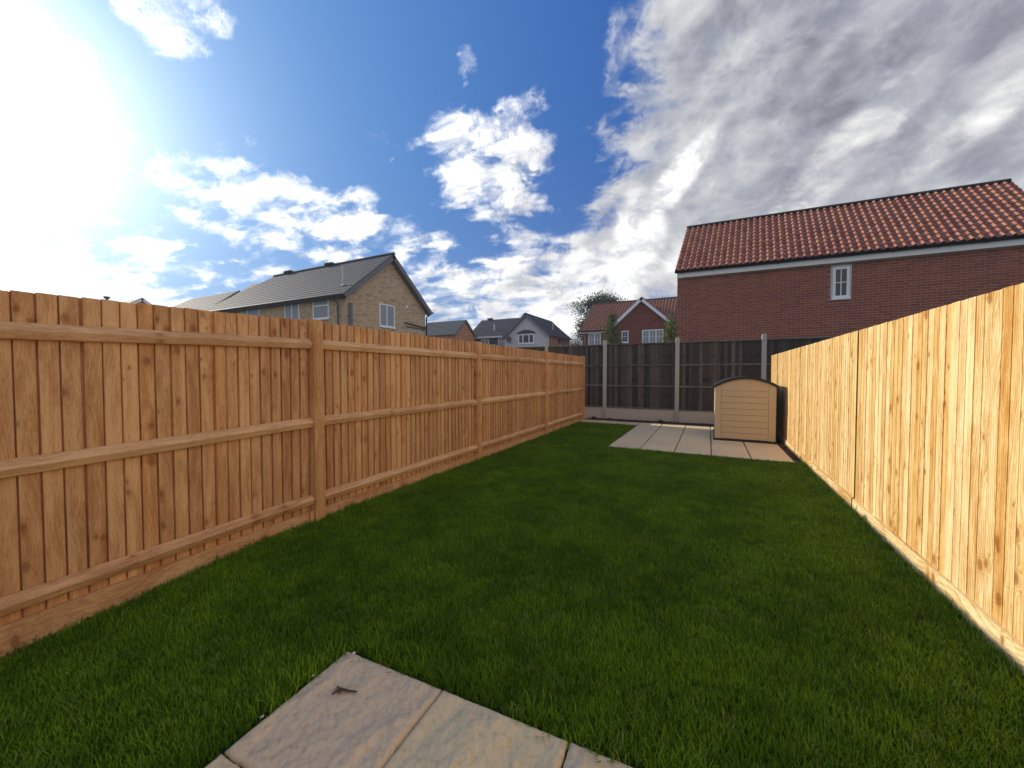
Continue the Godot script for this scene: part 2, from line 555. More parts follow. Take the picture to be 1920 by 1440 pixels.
func make_materials() -> void:
	# timber: tint times the wood picture
	M.left = []
	for c in [Color(0.94, 0.78, 0.60), Color(0.86, 0.69, 0.52), Color(1.0, 0.84, 0.64), Color(0.78, 0.62, 0.48), Color(0.97, 0.76, 0.54), Color(0.90, 0.75, 0.59)]:
		M.left.append(mat(c, 0.95, T.rough, 0.0, 0.15))
	M.right = []
	for c in [Color(0.86, 0.83, 0.78), Color(0.82, 0.72, 0.54), Color(0.92, 0.91, 0.89), Color(0.76, 0.61, 0.40), Color(0.84, 0.78, 0.66), Color(0.80, 0.71, 0.55), Color(0.86, 0.80, 0.72), Color(0.82, 0.78, 0.73)]:
		M.right.append(mat(c, 0.9, T.wood, 0.0, 0.06))
	M.post = mat(Color(0.88, 0.70, 0.50), 0.95, T.rough, 0.0, 0.12)
	M.rail = mat(Color(0.94, 0.82, 0.69), 0.95, T.rough, 0.0, 0.12)
	M.gravel = mat(Color(0.86, 0.71, 0.56), 0.95, T.rough, 0.0, 0.10)
	M.gravel_r = mat(Color(0.84, 0.81, 0.76), 0.92, T.wood, 0.0, 0.10)
	M.dark = []
	for c in [Color(0.30, 0.27, 0.235), Color(0.22, 0.195, 0.17), Color(0.38, 0.34, 0.30), Color(0.26, 0.23, 0.195), Color(0.17, 0.155, 0.14)]:
		M.dark.append(mat(c, 0.95, T.gray, 0.0, 0.15))
	M.dark_rail = mat(Color(0.46, 0.43, 0.38), 0.9, T.gray, 0.0, 0.12)
	M.concrete = mat(Color(0.66, 0.61, 0.53), 0.95, T.grit, 3.0, 0.03)
	M.concrete_board = mat(Color(0.70, 0.63, 0.52), 0.95, T.stone, 0.7)
	M.slabs = []
	for c in [Color(0.90, 0.74, 0.45), Color(0.91, 0.77, 0.46), Color(0.88, 0.71, 0.46), Color(0.84, 0.71, 0.46)]:
		var m := mat(c, 0.88, T.stone, 1.15)
		m.heightmap_enabled = true
		m.heightmap_texture = T.riven
		m.heightmap_scale = 0.7
		M.slabs.append(m)
	M.soil = mat(Color(0.085, 0.058, 0.04), 1.0, T.grit, 4.0, 0.6)
	M.lawn = mat(Color(0.045, 0.080, 0.008), 1.0, T.grit, 5.0, 0.5)
	M.ground = mat(Color(0.10, 0.12, 0.06), 1.0, T.mottle, 0.2)
	M.blade = mat(Color(1, 1, 1), 0.6)
	M.blade.vertex_color_use_as_albedo = true
	M.blade.backlight_enabled = true
	M.blade.backlight = Color(0.35, 0.4, 0.15)
	M.leaf = mat(Color(1, 1, 1), 0.55)
	M.leaf.vertex_color_use_as_albedo = true
	M.leaf.backlight_enabled = true
	M.leaf.backlight = Color(0.5, 0.55, 0.2)
	M.litter = mat(Color(1, 1, 1), 0.9)
	M.litter.vertex_color_use_as_albedo = true
	M.bark = mat(Color(0.13, 0.10, 0.075), 0.95, T.grit, 6.0, 0.8)
	M.white = mat(Color(0.88, 0.88, 0.87), 0.45)
	M.fascia = mat(Color(0.88, 0.86, 0.83), 0.55)
	M.reveal = mat(Color(0.62, 0.55, 0.52), 0.7)
	M.glass = mat(Color(0.022, 0.026, 0.03), 0.06)
	M.glass.metallic_specular = 0.6
	M.curtain = mat(Color(0.30, 0.33, 0.36), 0.35)
	M.black = mat(Color(0.016, 0.018, 0.02), 0.4)
	M.bricks = []
	for c in [Color(0.48, 0.15, 0.085), Color(0.43, 0.13, 0.08), Color(0.52, 0.175, 0.10), Color(0.38, 0.12, 0.082)]:
		M.bricks.append(mat(c, 0.92, T.grit, 5.0, 0.15))
	M.brick_many = mat(Color(1, 1, 1), 0.92, T.grit, 5.0, 0.15)
	M.brick_many.vertex_color_use_as_albedo = true
	M.mortar = mat(Color(0.72, 0.56, 0.48), 0.98, T.grit, 4.0)
	M.tiles = []
	for c in [Color(0.60, 0.25, 0.16), Color(0.55, 0.23, 0.165), Color(0.63, 0.30, 0.19), Color(0.58, 0.27, 0.20), Color(0.48, 0.20, 0.14)]:
		M.tiles.append(mat(c, 0.8, T.grit, 4.0))
	M.tile_many = mat(Color(1, 1, 1), 0.8, T.grit, 4.0)
	M.tile_many.vertex_color_use_as_albedo = true
	M.red_roof = mat(Color(0.42, 0.19, 0.13), 0.8, T.mottle, 0.8)
	M.ridge = mat(Color(0.05, 0.045, 0.045), 0.8)
	M.tan_brick = mat(Color(0.92, 0.92, 0.92), 0.95, T.brickish, 0.5556)
	M.red_brick = mat(Color(0.85, 0.85, 0.85), 0.95, T.redbrick, 0.5556)
	M.pale_brick = mat(Color(0.90, 0.60, 0.50), 0.95, T.brickish, 0.5556)
	M.slate = mat(Color(0.17, 0.175, 0.19), 0.75, T.mottle, 0.9)
	M.slate_dark = mat(Color(0.10, 0.105, 0.12), 0.75, T.mottle, 0.9)
	M.barge = mat(Color(0.17, 0.17, 0.185), 0.6)
	M.render = mat(Color(0.90, 0.90, 0.91), 0.9, T.grit, 2.0)
	M.navy = mat(Color(0.05, 0.07, 0.11), 0.6)
	M.pipe = mat(Color(0.12, 0.11, 0.11), 0.6)
	M.flue = mat(Color(0.62, 0.62, 0.62), 0.5)
	M.plastic = mat(Color(0.58, 0.45, 0.295), 0.55)
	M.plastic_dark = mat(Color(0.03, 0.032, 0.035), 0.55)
	M.lid = mat(Color(0.035, 0.037, 0.04), 0.5)

# ======================================================================= the setting
func lawn_y(x: float, z: float) -> float:   # the lawn dips a little towards the near end of the left fence
	return -0.11 * smoothstep(-2.3, -0.4, z) * smoothstep(-1.9, -3.4, x)

func setting() -> void:
	var st := begin()
	bar(st, Vector3(-600, -1.0, -700), Vector3(600, -0.25, 300))
	var g := part("ground", st.commit(), M.ground, self)
	g.set_meta("kind", "structure")
	# lawn bed
	st = begin()
	var nx := 20
	var nz := 60
	for i in nx:
		for j in nz:
			var x0 := lerpf(XL - 0.08, XR + 0.06, float(i) / nx)
			var x1 := lerpf(XL - 0.08, XR + 0.06, float(i + 1) / nx)
			var z0 := lerpf(4.0, ZD + 0.08, float(j) / nz)
			var z1 := lerpf(4.0, ZD + 0.08, float(j + 1) / nz)
			quad(st, Vector3(x0, lawn_y(x0, z0) - 0.012, z0), Vector3(x1, lawn_y(x1, z0) - 0.012, z0), Vector3(x1, lawn_y(x1, z1) - 0.012, z1), Vector3(x0, lawn_y(x0, z1) - 0.012, z1), Vector3.UP)
	var l := part("lawn", st.commit(), M.lawn, self)
	l.set_meta("kind", "structure")
	# bare soil under the paving and along the dark fence
	st = begin()
	bar(st, Vector3(-3.42, -0.2, ZD + 0.04), Vector3(XR - 0.03, 0.004, -11.02))
	bar(st, Vector3(-1.80, -0.2, -11.02), Vector3(XR - 0.03, 0.004, -7.53))
	var s := part("soil", st.commit(), M.soil, self)
	s.set_meta("kind", "structure")

func slab_fine(seed_: int, size: Vector2) -> Mesh:
	var st := begin()
	var n := FastNoiseLite.new()
	n.noise_type = FastNoiseLite.TYPE_SIMPLEX_SMOOTH
	n.frequency = 2.3
	n.fractal_octaves = 4
	n.seed = seed_
	n.domain_warp_enabled = true
	n.domain_warp_amplitude = 0.10
	n.domain_warp_frequency = 5.0
	var N := 64
	var top := func(i: int, j: int) -> Vector3:
		var u := float(i) / N
		var v := float(j) / N
		var x := (u - 0.5) * size.x
		var z := (v - 0.5) * size.y
		var e := minf(minf(u, 1 - u) * size.x, minf(v, 1 - v) * size.y)
		var wob := n.get_noise_2d(x * 5.0 + 40.0, z * 5.0) * 0.006 * smoothstep(0.06, 0.0, e)
		var t := n.get_noise_2d(x * 1.9 + z * 0.5, z * 1.05) * 4.5
		var crack := smoothstep(0.045, 0.0, absf(n.get_noise_2d(x * 1.7 + 9.0, z * 0.9 + 3.0))) * smoothstep(-0.15, 0.25, n.get_noise_2d(x * 2.0 + 70.0, z * 2.0))
		var h := (floorf(t) + smoothstep(0.80, 1.0, t - floorf(t))) * 0.0050 + n.get_noise_2d(x * 11.0, z * 8.0) * 0.0034 - crack * 0.006
		return Vector3(x - signf(x) * absf(wob), h * smoothstep(0.0, 0.03, e) - 0.012 * smoothstep(0.016, 0.0, e), z - signf(z) * absf(wob))
	st.set_smooth_group(0)
	for i in N:
		for j in N:
			var q := [top.call(i, j), top.call(i + 1, j), top.call(i + 1, j + 1), top.call(i, j + 1)]
			for k in [0, 1, 2, 0, 2, 3]:
				st.add_vertex(q[k])
	for i in N:
		for e in [[i, 0, i + 1, 0], [i, N, i + 1, N], [0, i, 0, i + 1], [N, i, N, i + 1]]:
			var a: Vector3 = top.call(e[0], e[1])
			var b: Vector3 = top.call(e[2], e[3])
			var dn := Vector3(0, -0.04, 0)
			var q := [a, b, b + dn, a + dn]
			if (b - a).cross(dn).dot(Vector3(a.x + b.x, 0, a.z + b.z)) > 0.0: q.reverse()
			for k in [0, 1, 2, 0, 2, 3]:
				st.add_vertex(q[k])
	st.generate_normals()
	return st.commit()

func near_patio() -> void:
	var p := struct("patio")
	p.transform = Transform3D(Basis(Vector3.UP, NEAR_TURN), NEAR_CORNER)
	var st := begin()
	bar(st, Vector3(-0.022, -0.2, -0.016), Vector3(3.0, -0.016, 2.4))
	part("bedding", st.commit(), M.soil, p)
	var meshes := [slab_fine(1, Vector2(0.588, 0.588)), slab_fine(2, Vector2(0.588, 0.588)), slab_fine(3, Vector2(0.588, 0.588))]
	for r in 3:
		for c in 5:
			var xf := Transform3D(Basis(Vector3.UP, [0.0, PI][(r * 3 + c) % 2]), Vector3(0.298 + c * 0.597, 0.016 + rng.randf_range(-0.003, 0.003), 0.298 + r * 0.597))
			part("paving_slab", meshes[(r * 2 + c) % 3], M.slabs[[2, 1, 3, 0, 1][(c + r) % 5]], p, xf)

func rear_patio() -> void:
	var p := struct("patio")
	var m := cham(Vector3(0.590, 0.05, 0.570), 0.009)
	for r in 7:
		for c in range(-3 if r == 6 else 0, 5):
			var at := Vector3(-1.775 + 0.302 + c * 0.605, -0.012 + rng.randf_range(-0.003, 0.003), -7.57 - 0.2925 - r * 0.586)
			var xf := Transform3D(Basis(Vector3.RIGHT, rng.randf_range(-0.004, 0.004)), at)
			if c == -3: xf = Transform3D(Basis.from_scale(Vector3(0.86, 1, 1)), at + Vector3(0.04, 0, 0))
			part("paving_slab", m, M.slabs[rng.randi() % 4], p, xf)

# ======================================================================= fences
# board cross-sections: x = towards the garden, z = along the fence
var recent := []
func fresh() -> int:   # a plank unlike the last few
	var k := rng.randi() % 48
	while recent.has(k % 16): k = rng.randi() % 48
	recent.append(k % 16)
	if recent.size() > 6: recent.pop_front()
	return k

func left_fence() -> void:
	var f := thing("wooden_fence", "orange brown close board fence with rails and posts along the left of the lawn", "fence", Vector3(XL, 0, 0))
	var meshes := []
	for s in 48:
		var st := begin()
		prism(st, [Vector3(0.019, 0, 0), Vector3(0.006, 0, -0.0805), Vector3(-0.010, 0, -0.082), Vector3(-0.011, 0, -0.114), Vector3(-0.015, 0, -0.114), Vector3(-0.015, 0, -0.034), Vector3(-0.009, 0, -0.030), Vector3(-0.009, 0, 0)], Vector3(0, 1.86, 0), s % 16, s * 0.37)
		meshes.append(st.commit())
	var posts := [3.3, 0.37, -2.475, -5.43, -8.41, -11.4]
	var i := 0
	for b in 5:
		var za: float = posts[b] - 0.05
		var zb: float = posts[b + 1] + 0.05
		var n := int(round((za - zb) / 0.088))
		for k in n:
			var z := za + 0.01 - k * (za - zb) / n
			var drop := -0.075 * clampf((z + 2.42) / 2.74, 0.0, 1.2)
			var xf := Transform3D(Basis(Vector3.RIGHT, rng.randf_range(-0.004, 0.004)), Vector3(rng.randf_range(-0.002, 0.002), 0.10 + drop + rng.randf_range(-0.004, 0.004), z))
			part("board", meshes[fresh()], M.left[rng.randi() % 6], f, xf)
			i += 1
	for b in 5:
		var za: float = posts[b] - 0.055
		var zb: float = posts[b + 1] + 0.055
		var fall := -0.075 if b == 1 else 0.0   # the near bay falls gently towards the camera
		var run := Vector3(0, -fall, zb - za)
		for h0 in [1.69, 0.93, 0.175]:
			var st := begin()
			var h: float = h0 + fall
			# arris rail: sloping top, upright nose
			prism(st, [Vector3(0.0215, h + 0.094, za), Vector3(0.072, h + 0.052, za), Vector3(0.074, h + 0.044, za), Vector3(0.054, h + 0.002, za), Vector3(0.047, h - 0.003, za), Vector3(0.0215, h - 0.004, za)], run, (b * 3 + int(h0 * 4)) % 16, b * 0.3)
			part("arris_rail", st.commit(), M.rail, f)
		var st2 := begin()
		var gt := 0.112 + fall
		prism(st2, [Vector3(0.0215, -0.25, za), Vector3(0.042, -0.25, za), Vector3(0.042, gt, za), Vector3(0.0215, gt, za)], run, (b * 5 + 3) % 16, 0.2 * b)
		part("gravel_board", st2.commit(), M.gravel, f)
		var st3 := begin()
		bar(st3, Vector3(0.043, -0.2, zb + 0.004), Vector3(0.068, 0.115, zb + 0.04), 1, 4, 0.3)
		part("cleat", st3.commit(), M.left[2], f)
	for b in posts.size():
		var z: float = posts[b]
		var st := begin()
		var hw := 0.052
		bar(st, Vector3(-0.035, -0.3, z - hw), Vector3(0.082, 1.955, z + hw), 1, (b * 7 + 2) % 16, 0.17 * b)
		# weathered top
		var p := [Vector3(-0.035, 1.955, z + hw), Vector3(0.082, 1.955, z + hw), Vector3(0.060, 1.972, z + hw), Vector3(0.02, 1.978, z + hw), Vector3(-0.02, 1.972, z + hw)]
		prism(st, p, Vector3(0, 0, -2 * hw), (b * 7 + 3) % 16, 0.2)
		part("post", st.commit(), M.post, f)

func right_fence() -> void:
	var f := thing("wooden_fence", "pale sunlit close board fence with flush upright boards along the right of the lawn", "fence", Vector3(XR, 0, 0))
	var meshes := []
	for s in 48:
		var st := begin()
		prism(st, [Vector3(-0.0118, 0, 0), Vector3(-0.0085, 0, -0.096), Vector3(-0.001, 0, -0.096), Vector3(-0.004, 0, 0)], Vector3(0, 1.765, 0), s % 16, s * 0.29)
		meshes.append(st.commit())
	var joints := [3.5, 0.62, -2.3, -5.23, -8.1, -10.6, -12.1]
	joints = [0.62 + 2.9, 0.62, -2.3 + 0.0, -5.235, -8.1, -10.6, -11.62]
	for b in joints.size() - 1:
		var za: float = joints[b] - 0.017
		var zb: float = joints[b + 1] + 0.017
		if b == 1: zb = joints[b + 1] + 0.0
		if b == 2: za = joints[b]
		var n := maxi(1, int(round((za - zb) / 0.079)))
		var pitch := (za - zb - 0.018) / n
		for k in n:
			var z := za - k * pitch
			var xf := Transform3D(Basis(Vector3.RIGHT, rng.randf_range(-0.003, 0.003)), Vector3(rng.randf_range(-0.0015, 0.0015), 0.132 + rng.randf_range(-0.002, 0.002), z))
			part("board", meshes[fresh()], M.right[rng.randi() % 8], f, xf)
		var st := begin()
		bar(st, Vector3(-0.030, -0.15, zb), Vector3(-0.002, 0.13, za), 2, (b * 5 + 1) % 16, 0.31 * b)
		part("gravel_board", st.commit(), M.gravel_r, f)
		for h in [1.6, 0.95, 0.3]:
			var st3 := begin()
			bar(st3, Vector3(0.012, h, zb - 0.01), Vector3(0.06, h + 0.08, za + 0.01), 2, 2, 0.1)
			part("arris_rail", st3.commit(), M.rail, f)
	for z in [joints[3], joints[4], joints[5]]:  # black strips added so the open gaps between panels read as shaded slots
		var js := begin()
		bar(js, Vector3(-0.0065, -0.1, z - 0.0165), Vector3(-0.0005, 1.87, z + 0.0165))
		part("gap_shade_strip", js.commit(), M.black, f)
	for z in joints:
		var st := begin()
		bar(st, Vector3(0.062, -0.3, z - 0.05), Vector3(0.165, 1.84, z + 0.05), 1, 6, 0.2)
		part("post", st.commit(), M.dark_rail, f)

func dark_fence() -> void:
	var f := thing("panel_fence", "weathered dark grey panel fence with concrete posts across the end of the garden", "fence", Vector3(0, 0, ZD))
	var posts := [-13.4, -11.3, -9.2, -7.1, -4.985, -2.985, -0.855, 1.29, 3.42, 5.5]
	var meshes := []
	for s in 8:
		var st := begin()
		prism(st, [Vector3(0, 0, 0.013), Vector3(0.105, 0, 0.002), Vector3(0.105, 0, -0.003), Vector3(0.012, 0, -0.003), Vector3(0, 0, 0.008)], Vector3(0, 1.96, 0), s * 2, s * 0.23)
		meshes.append(st.commit())
	for b in posts.size() - 1:
		var xa: float = posts[b] + 0.05
		var xb: float = posts[b + 1] - 0.05
		if b >= 3:
			var n := int(round((xb - xa) / 0.088))
			for k in n:
				part("board", meshes[rng.randi() % 8], M.dark[rng.randi() % 5], f, Transform3D(Basis(Vector3.BACK, rng.randf_range(-0.004, 0.004)), Vector3(xa + k * (xb - xa) / n, 0.375, rng.randf_range(-0.002, 0.002))))
		else:
			var st0 := begin()
			bar(st0, Vector3(xa, 0.375, -0.01), Vector3(xb, 2.33, 0.01), 1, 3, 0.2)
			part("panel", st0.commit(), M.dark[0], f)
		var k2 := 0
		for h in [[2.335, 2.372, 0.05, M.dark_rail], [1.665, 1.725, 0.045, M.dark_rail], [1.03, 1.085, 0.045, M.dark_rail], [0.355, 0.40, 0.045, M.dark_rail]]:
			var st := begin()
			var z1: float = h[2]
			prism(st, [Vector3(xa, h[0], -0.03 if k2 == 0 else 0.014), Vector3(xa, h[1], -0.03 if k2 == 0 else 0.014), Vector3(xa, h[1] - (0.0 if k2 == 0 else 0.022), z1), Vector3(xa, h[0], z1)], Vector3(xb - xa, 0, 0), (b * 3 + k2 * 5) % 16, b * 0.3)
			part("capping_rail" if k2 == 0 else "rail", st.commit(), h[3], f)
			k2 += 1
		var st2 := begin()
		chamfer(st2, Vector3(xa - 0.01, -0.2, -0.03), Vector3(xb + 0.01, 0.345, 0.02), 0.006)
		part("gravel_board", st2.commit(), M.concrete_board, f)
	for x in posts:
		var st := begin()
		chamfer(st, Vector3(x - 0.057, -0.3, -0.05), Vector3(x + 0.057, 2.475, 0.062), 0.008)
		var p := [Vector3(x - 0.05, 2.474, 0.055), Vector3(x + 0.05, 2.474, 0.055), Vector3(x + 0.044, 2.50, 0.055), Vector3(x + 0.02, 2.512, 0.055), Vector3(x - 0.02, 2.512, 0.055), Vector3(x - 0.044, 2.50, 0.055)]
		prism(st, p, Vector3(0, 0, -0.098))
		part("concrete_post", st.commit(), M.concrete, f)

# ======================================================================= buildings
# a tiled slope from the eave e0-e1 up to the ridge r0-r1: rows of tiles that lap over the row below, cols with a wave across
func tiled(st: SurfaceTool, e0: Vector3, e1: Vector3, r0: Vector3, r1: Vector3, rows: int, lift: float, cols := 1, amp := 0.0, seg := 1) -> void:
	var n := (e1 - e0).cross(r0 - e0).normalized()
	if n.y < 0: n = -n
	for r in rows:
		var t0 := float(r) / rows
		var t1 := float(r + 1) / rows
		var steps := cols * seg
		for k in steps:
			var u0 := float(k) / steps
			var u1 := float(k + 1) / steps
			var h0 := amp * sin(u0 * cols * TAU)
			var h1 := amp * sin(u1 * cols * TAU)
			var a := e0.lerp(e1, u0).lerp(r0.lerp(r1, u0), t0) + n * (lift + h0)
			var b := e0.lerp(e1, u1).lerp(r0.lerp(r1, u1), t0) + n * (lift + h1)
			var c := e0.lerp(e1, u1).lerp(r0.lerp(r1, u1), t1) + n * h1
			var d := e0.lerp(e1, u0).lerp(r0.lerp(r1, u0), t1) + n * h0
			quad(st, a, b, c, d, n)
			quad(st, a, b, b - n * lift, a - n * lift, e0 - r0)

# window on a wall: at = lower left corner of the frame seen from outside, right = along the wall
func window(house: Node3D, at: Vector3, right: Vector3, w: float, h: float, lights: Array, bars := Vector2i(0, 0), transom := 0.0, glass: Material = null, sill := true, fw := 0.07) -> void:
	if glass == null: glass = M.glass
	var n := right.cross(Vector3.UP).normalized()
	var xf := Transform3D(Basis(right, Vector3.UP, n), at)
	var st := begin()
	var d0 := -0.04
	var d1 := 0.035
	bar(st, Vector3(0, 0, d0), Vector3(fw, h, d1))
	bar(st, Vector3(w - fw, 0, d0), Vector3(w, h, d1))
	bar(st, Vector3(fw, 0, d0), Vector3(w - fw, fw, d1))
	bar(st, Vector3(fw, h - fw, d0), Vector3(w - fw, h, d1))
	var total := 0.0
	for l in lights: total += l
	var x := fw
	var inner := w - 2 * fw - (lights.size() - 1) * fw
	var cells := []
	for i in lights.size():
		var cw: float = inner * lights[i] / total
		cells.append([x, x + cw])
		x += cw
		if i < lights.size() - 1:
			bar(st, Vector3(x, fw, d0), Vector3(x + fw, h - fw, d1 - 0.003))
			x += fw
	if transom > 0.0:
		for c in cells:
			bar(st, Vector3(c[0], transom, d0), Vector3(c[1], transom + fw, d1 - 0.003))
	var win := part("window", st.commit(), M.white, house, xf)
	for c in cells:
		var spans := [[fw, h - fw]] if transom <= 0.0 else [[fw, transom], [transom + fw, h - fw]]
		for s in spans:
			var pst := begin()
			bar(pst, Vector3(c[0], s[0], 0.004), Vector3(c[1], s[1], 0.012))
			part("pane", pst.commit(), glass, win)
			if bars != Vector2i.ZERO:
				var bst := begin()
				for k in bars.x:
					var bx: float = lerpf(c[0], c[1], (k + 1.0) / (bars.x + 1))
					bar(bst, Vector3(bx - 0.012, s[0], 0.0125), Vector3(bx + 0.012, s[1], 0.024))
				for k in bars.y:
					var by: float = lerpf(s[0], s[1], (k + 1.0) / (bars.y + 1))
					bar(bst, Vector3(c[0], by - 0.012, 0.0125), Vector3(c[1], by + 0.012, 0.022))
				part("glazing_bar", bst.commit(), M.white, win)
	if sill:
		var sst := begin()
		bar(sst, Vector3(-0.03, -0.06, d0), Vector3(w + 0.03, -0.002, 0.07))
		part("sill", sst.commit(), M.white, win)

# walls of a gabled box: ridge along x or z
func gable_walls(lo: Vector3, hi: Vector3, ridge: float, along_x: bool) -> Mesh:
	var st := begin()
	if along_x:
		var zm := (lo.z + hi.z) / 2.0
		prism(st, [Vector3(lo.x, lo.y, lo.z), Vector3(lo.x, hi.y, lo.z), Vector3(lo.x, ridge, zm), Vector3(lo.x, hi.y, hi.z), Vector3(lo.x, lo.y, hi.z)], Vector3(hi.x - lo.x, 0, 0))
	else:
		var xm := (lo.x + hi.x) / 2.0
		prism(st, [Vector3(lo.x, lo.y, lo.z), Vector3(lo.x, hi.y, lo.z), Vector3(xm, ridge, lo.z), Vector3(hi.x, hi.y, lo.z), Vector3(hi.x, lo.y, lo.z)], Vector3(0, 0, hi.z - lo.z))
	return st.commit()

func slat(a: Vector3, b: Vector3, thick: Vector3, deep: Vector3) -> Mesh:
	var st := begin()
	prism(st, [a, a + thick, a + thick + deep, a + deep], b - a)
	return st.commit()

func brick_building() -> void:
	var at := Vector3(-1.09, 0, -15.26)
	var h := thing("brick_building", "long red brick building with pantile roof and one small white window, behind the dark fence", "building", at)
	var ex := Vector3(1, 0, -0.035).normalized()          # along the eaves
	var eb := Vector3(0.082, 0, -0.9966)                   # back, along the tile columns
	var wn := Vector3(0.035, 0, 1).normalized()            # the wall faces this way
	var L := 9.15
	# walls, with the gable ends
	var st := begin()
	var o := -wn * 0.006
	var q := [o, o + Vector3(0, 4.88, 0), o + eb * 2.55 + Vector3(0, 7.20, 0), o + eb * 5.1 + Vector3(0, 4.88, 0), o + eb * 5.1]
	prism(st, q, ex * L)
	var wall := part("wall", st.commit(), M.mortar, h)
	# bricks
	var bm := cham(Vector3(0.2250, 0.0665, 0.03), 0.003)
	var spots := []
	var course := 0.0794
	var eye := Vector3(0, 1.45, 0) - at
	for r in range(22, 61):
		var y := r * course + 0.04
		if y > 4.85: break
		for c in range(-1, 40):
			var xa := c * 0.238 + (0.119 if r % 2 == 1 else 0.0)
			var cut := [maxf(xa, 0.0), minf(xa + 0.2275, L)]
			if y > 3.72 and y < 4.82:   # the window opening
				if cut[0] < 4.43 and cut[1] > 4.43: cut[1] = 4.428
				elif cut[0] >= 4.43 and cut[0] < 4.942: cut[0] = 4.945
			var wid: float = cut[1] - cut[0]
			if wid < 0.04: continue
			var p: Vector3 = ex * ((cut[0] + cut[1]) / 2.0) + Vector3(0, y, 0) - wn * 0.0125
			# what one sees past the two fences
			var dir := (p - eye)
			var t := (XR - 0.0) / dir.x if dir.x > 0.01 else 99.0
			var hid := t < 1.0 and 1.45 + dir.y * t < 1.9 and dir.z * t > -11.6
			spots.append([dir.length() + (100.0 if hid else 0.0), Transform3D(Basis(ex * (wid / 0.2275), Vector3.UP, wn), p), rng.randi() % 4])
	spots.sort_custom(func(a, b): return a[0] < b[0])
	var rest := []
	var tint := []
	for i in spots.size():
		if i < 290:
			part("brick", bm, M.bricks[spots[i][2]], wall, spots[i][1])
		else:
			rest.append(spots[i][1])
			var bc: Color = M.bricks[spots[i][2]].albedo_color.srgb_to_linear()
			tint.append(bc)
	many("bricks", bm, M.brick_many, wall, rest, tint)
	# corner bricks are part of the wall; roof
	var ux := ex
	var slope := (eb * 2.8 + Vector3(0, 2.41, 0))
	var es := slope.normalized()
	var en := ex.cross(es).normalized()
	if en.y < 0: en = -en
	var e0 := Vector3(-0.06, 5.095, 0.26)
	var rows := 13
	var gauge := slope.length() / rows
	st = begin()
	var r0 := e0 + slope
	prism(st, [e0 - en * 0.03, e0 - en * 0.09, r0 - en * 0.09, r0 - en * 0.03], ex * (L + 0.12))
	var back := eb * 2.8 - Vector3(0, 2.41, 0)
	var bn := ex.cross(back).normalized()
	if bn.y < 0: bn = -bn
	prism(st, [r0 + bn * 0.03, r0 - bn * 0.05, r0 + back - bn * 0.05, r0 + back + bn * 0.03], ex * (L + 0.12))
	var roof := part("roof", st.commit(), M.ridge, h)
	# one pantile, with its roll, lap and front edge
	var ts := begin()
	var W := 0.2
	var S := 8
	var prof := func(t: float) -> float: return 0.042 * sin(t * TAU + 0.3) + (0.004 if t > 0.5 else 0.0)
	for k in S:
		var t0 := float(k) / S
		var t1 := float(k + 1) / S
		var a: Vector3 = ex * (t0 * W) + en * (0.04 + prof.call(t0))
		var b: Vector3 = ex * (t1 * W) + en * (0.04 + prof.call(t1))
		var c: Vector3 = ex * (t1 * W) + es * (gauge + 0.05) + en * prof.call(t1)
		var d: Vector3 = ex * (t0 * W) + es * (gauge + 0.05) + en * prof.call(t0)
		quad(ts, a, b, c, d, en)
		quad(ts, a, b, b - en * 0.034, a - en * 0.034, -es)
	quad(ts, en * (0.04 + prof.call(0.0)), en * (0.002 + prof.call(0.0)), es * gauge + en * (prof.call(0.0) - 0.02), es * gauge + en * prof.call(0.0), -ex)
	var tile := ts.commit()
	var cols := int(round((L + 0.12) / 0.197))
	var list := []
	for r in rows:
		for c in cols:
			var p := e0 + ex * (c * 0.197) + es * (r * gauge) + en * rng.randf_range(-0.003, 0.003)
			list.append([(p - eye).length(), p, rng.randi() % 5])
	list.sort_custom(func(a, b): return a[0] < b[0])
	rest = []
	tint = []
	for i in list.size():
		var xf := Transform3D(Basis.IDENTITY, list[i][1])
		if i < 290:
			part("roof_tile", tile, M.tiles[list[i][2]], roof, xf)
		else:
			rest.append(xf)
			tint.append(M.tiles[list[i][2]].albedo_color.srgb_to_linear())
	many("roof_tiles", tile, M.tile_many, roof, rest, tint)
	# ridge tiles
	for k in 20:
		var rs := begin()
		var a0 := r0 + ex * (k * (L + 0.12) / 20.0) + Vector3(0, 0.0, 0)
		var ring := []
		for j in 7:
			var an := PI * j / 6.0
			ring.append(a0 + eb * (cos(an) * 0.11) + Vector3(0, sin(an) * 0.10 - 0.02, 0))
		prism(rs, ring, ex * ((L + 0.12) / 20.0 - 0.006))
		part("ridge_tile", rs.commit(), M.ridge, roof)
	# verge trim at both ends
	for s in [0.0, L + 0.125]:
		part("verge", slat(e0 + ex * (s - 0.012), r0 + ex * (s - 0.012), ex * 0.012, -en * 0.10 + Vector3.ZERO), M.ridge, roof)
	# fascia, soffit, gutter and brackets
	st = begin()
	prism(st, [Vector3(0.0, 4.87, 0.14), Vector3(0.0, 5.07, 0.14), Vector3(0, 5.07, 0.16), Vector3(0, 4.87, 0.16)], ex * L)
	prism(st, [Vector3(0.0, 4.872, -0.02), Vector3(0.0, 4.885, -0.02), Vector3(0, 4.885, 0.139), Vector3(0, 4.872, 0.139)], ex * L)
	part("fascia", st.commit(), M.fascia, h)
	st = begin()
	var g := []
	for j in 9:
		var an := PI + PI * j / 8.0
		g.append(Vector3(-0.05, 5.10 + sin(an) * 0.065, 0.24 + cos(an) * 0.07))
	for j in 9:
		var an := TAU - PI * j / 8.0
		g.append(Vector3(-0.05, 5.10 + sin(an) * 0.057, 0.24 + cos(an) * 0.062))
	prism(st, g, ex * (L + 0.1))
	part("gutter", st.commit(), M.black, h)
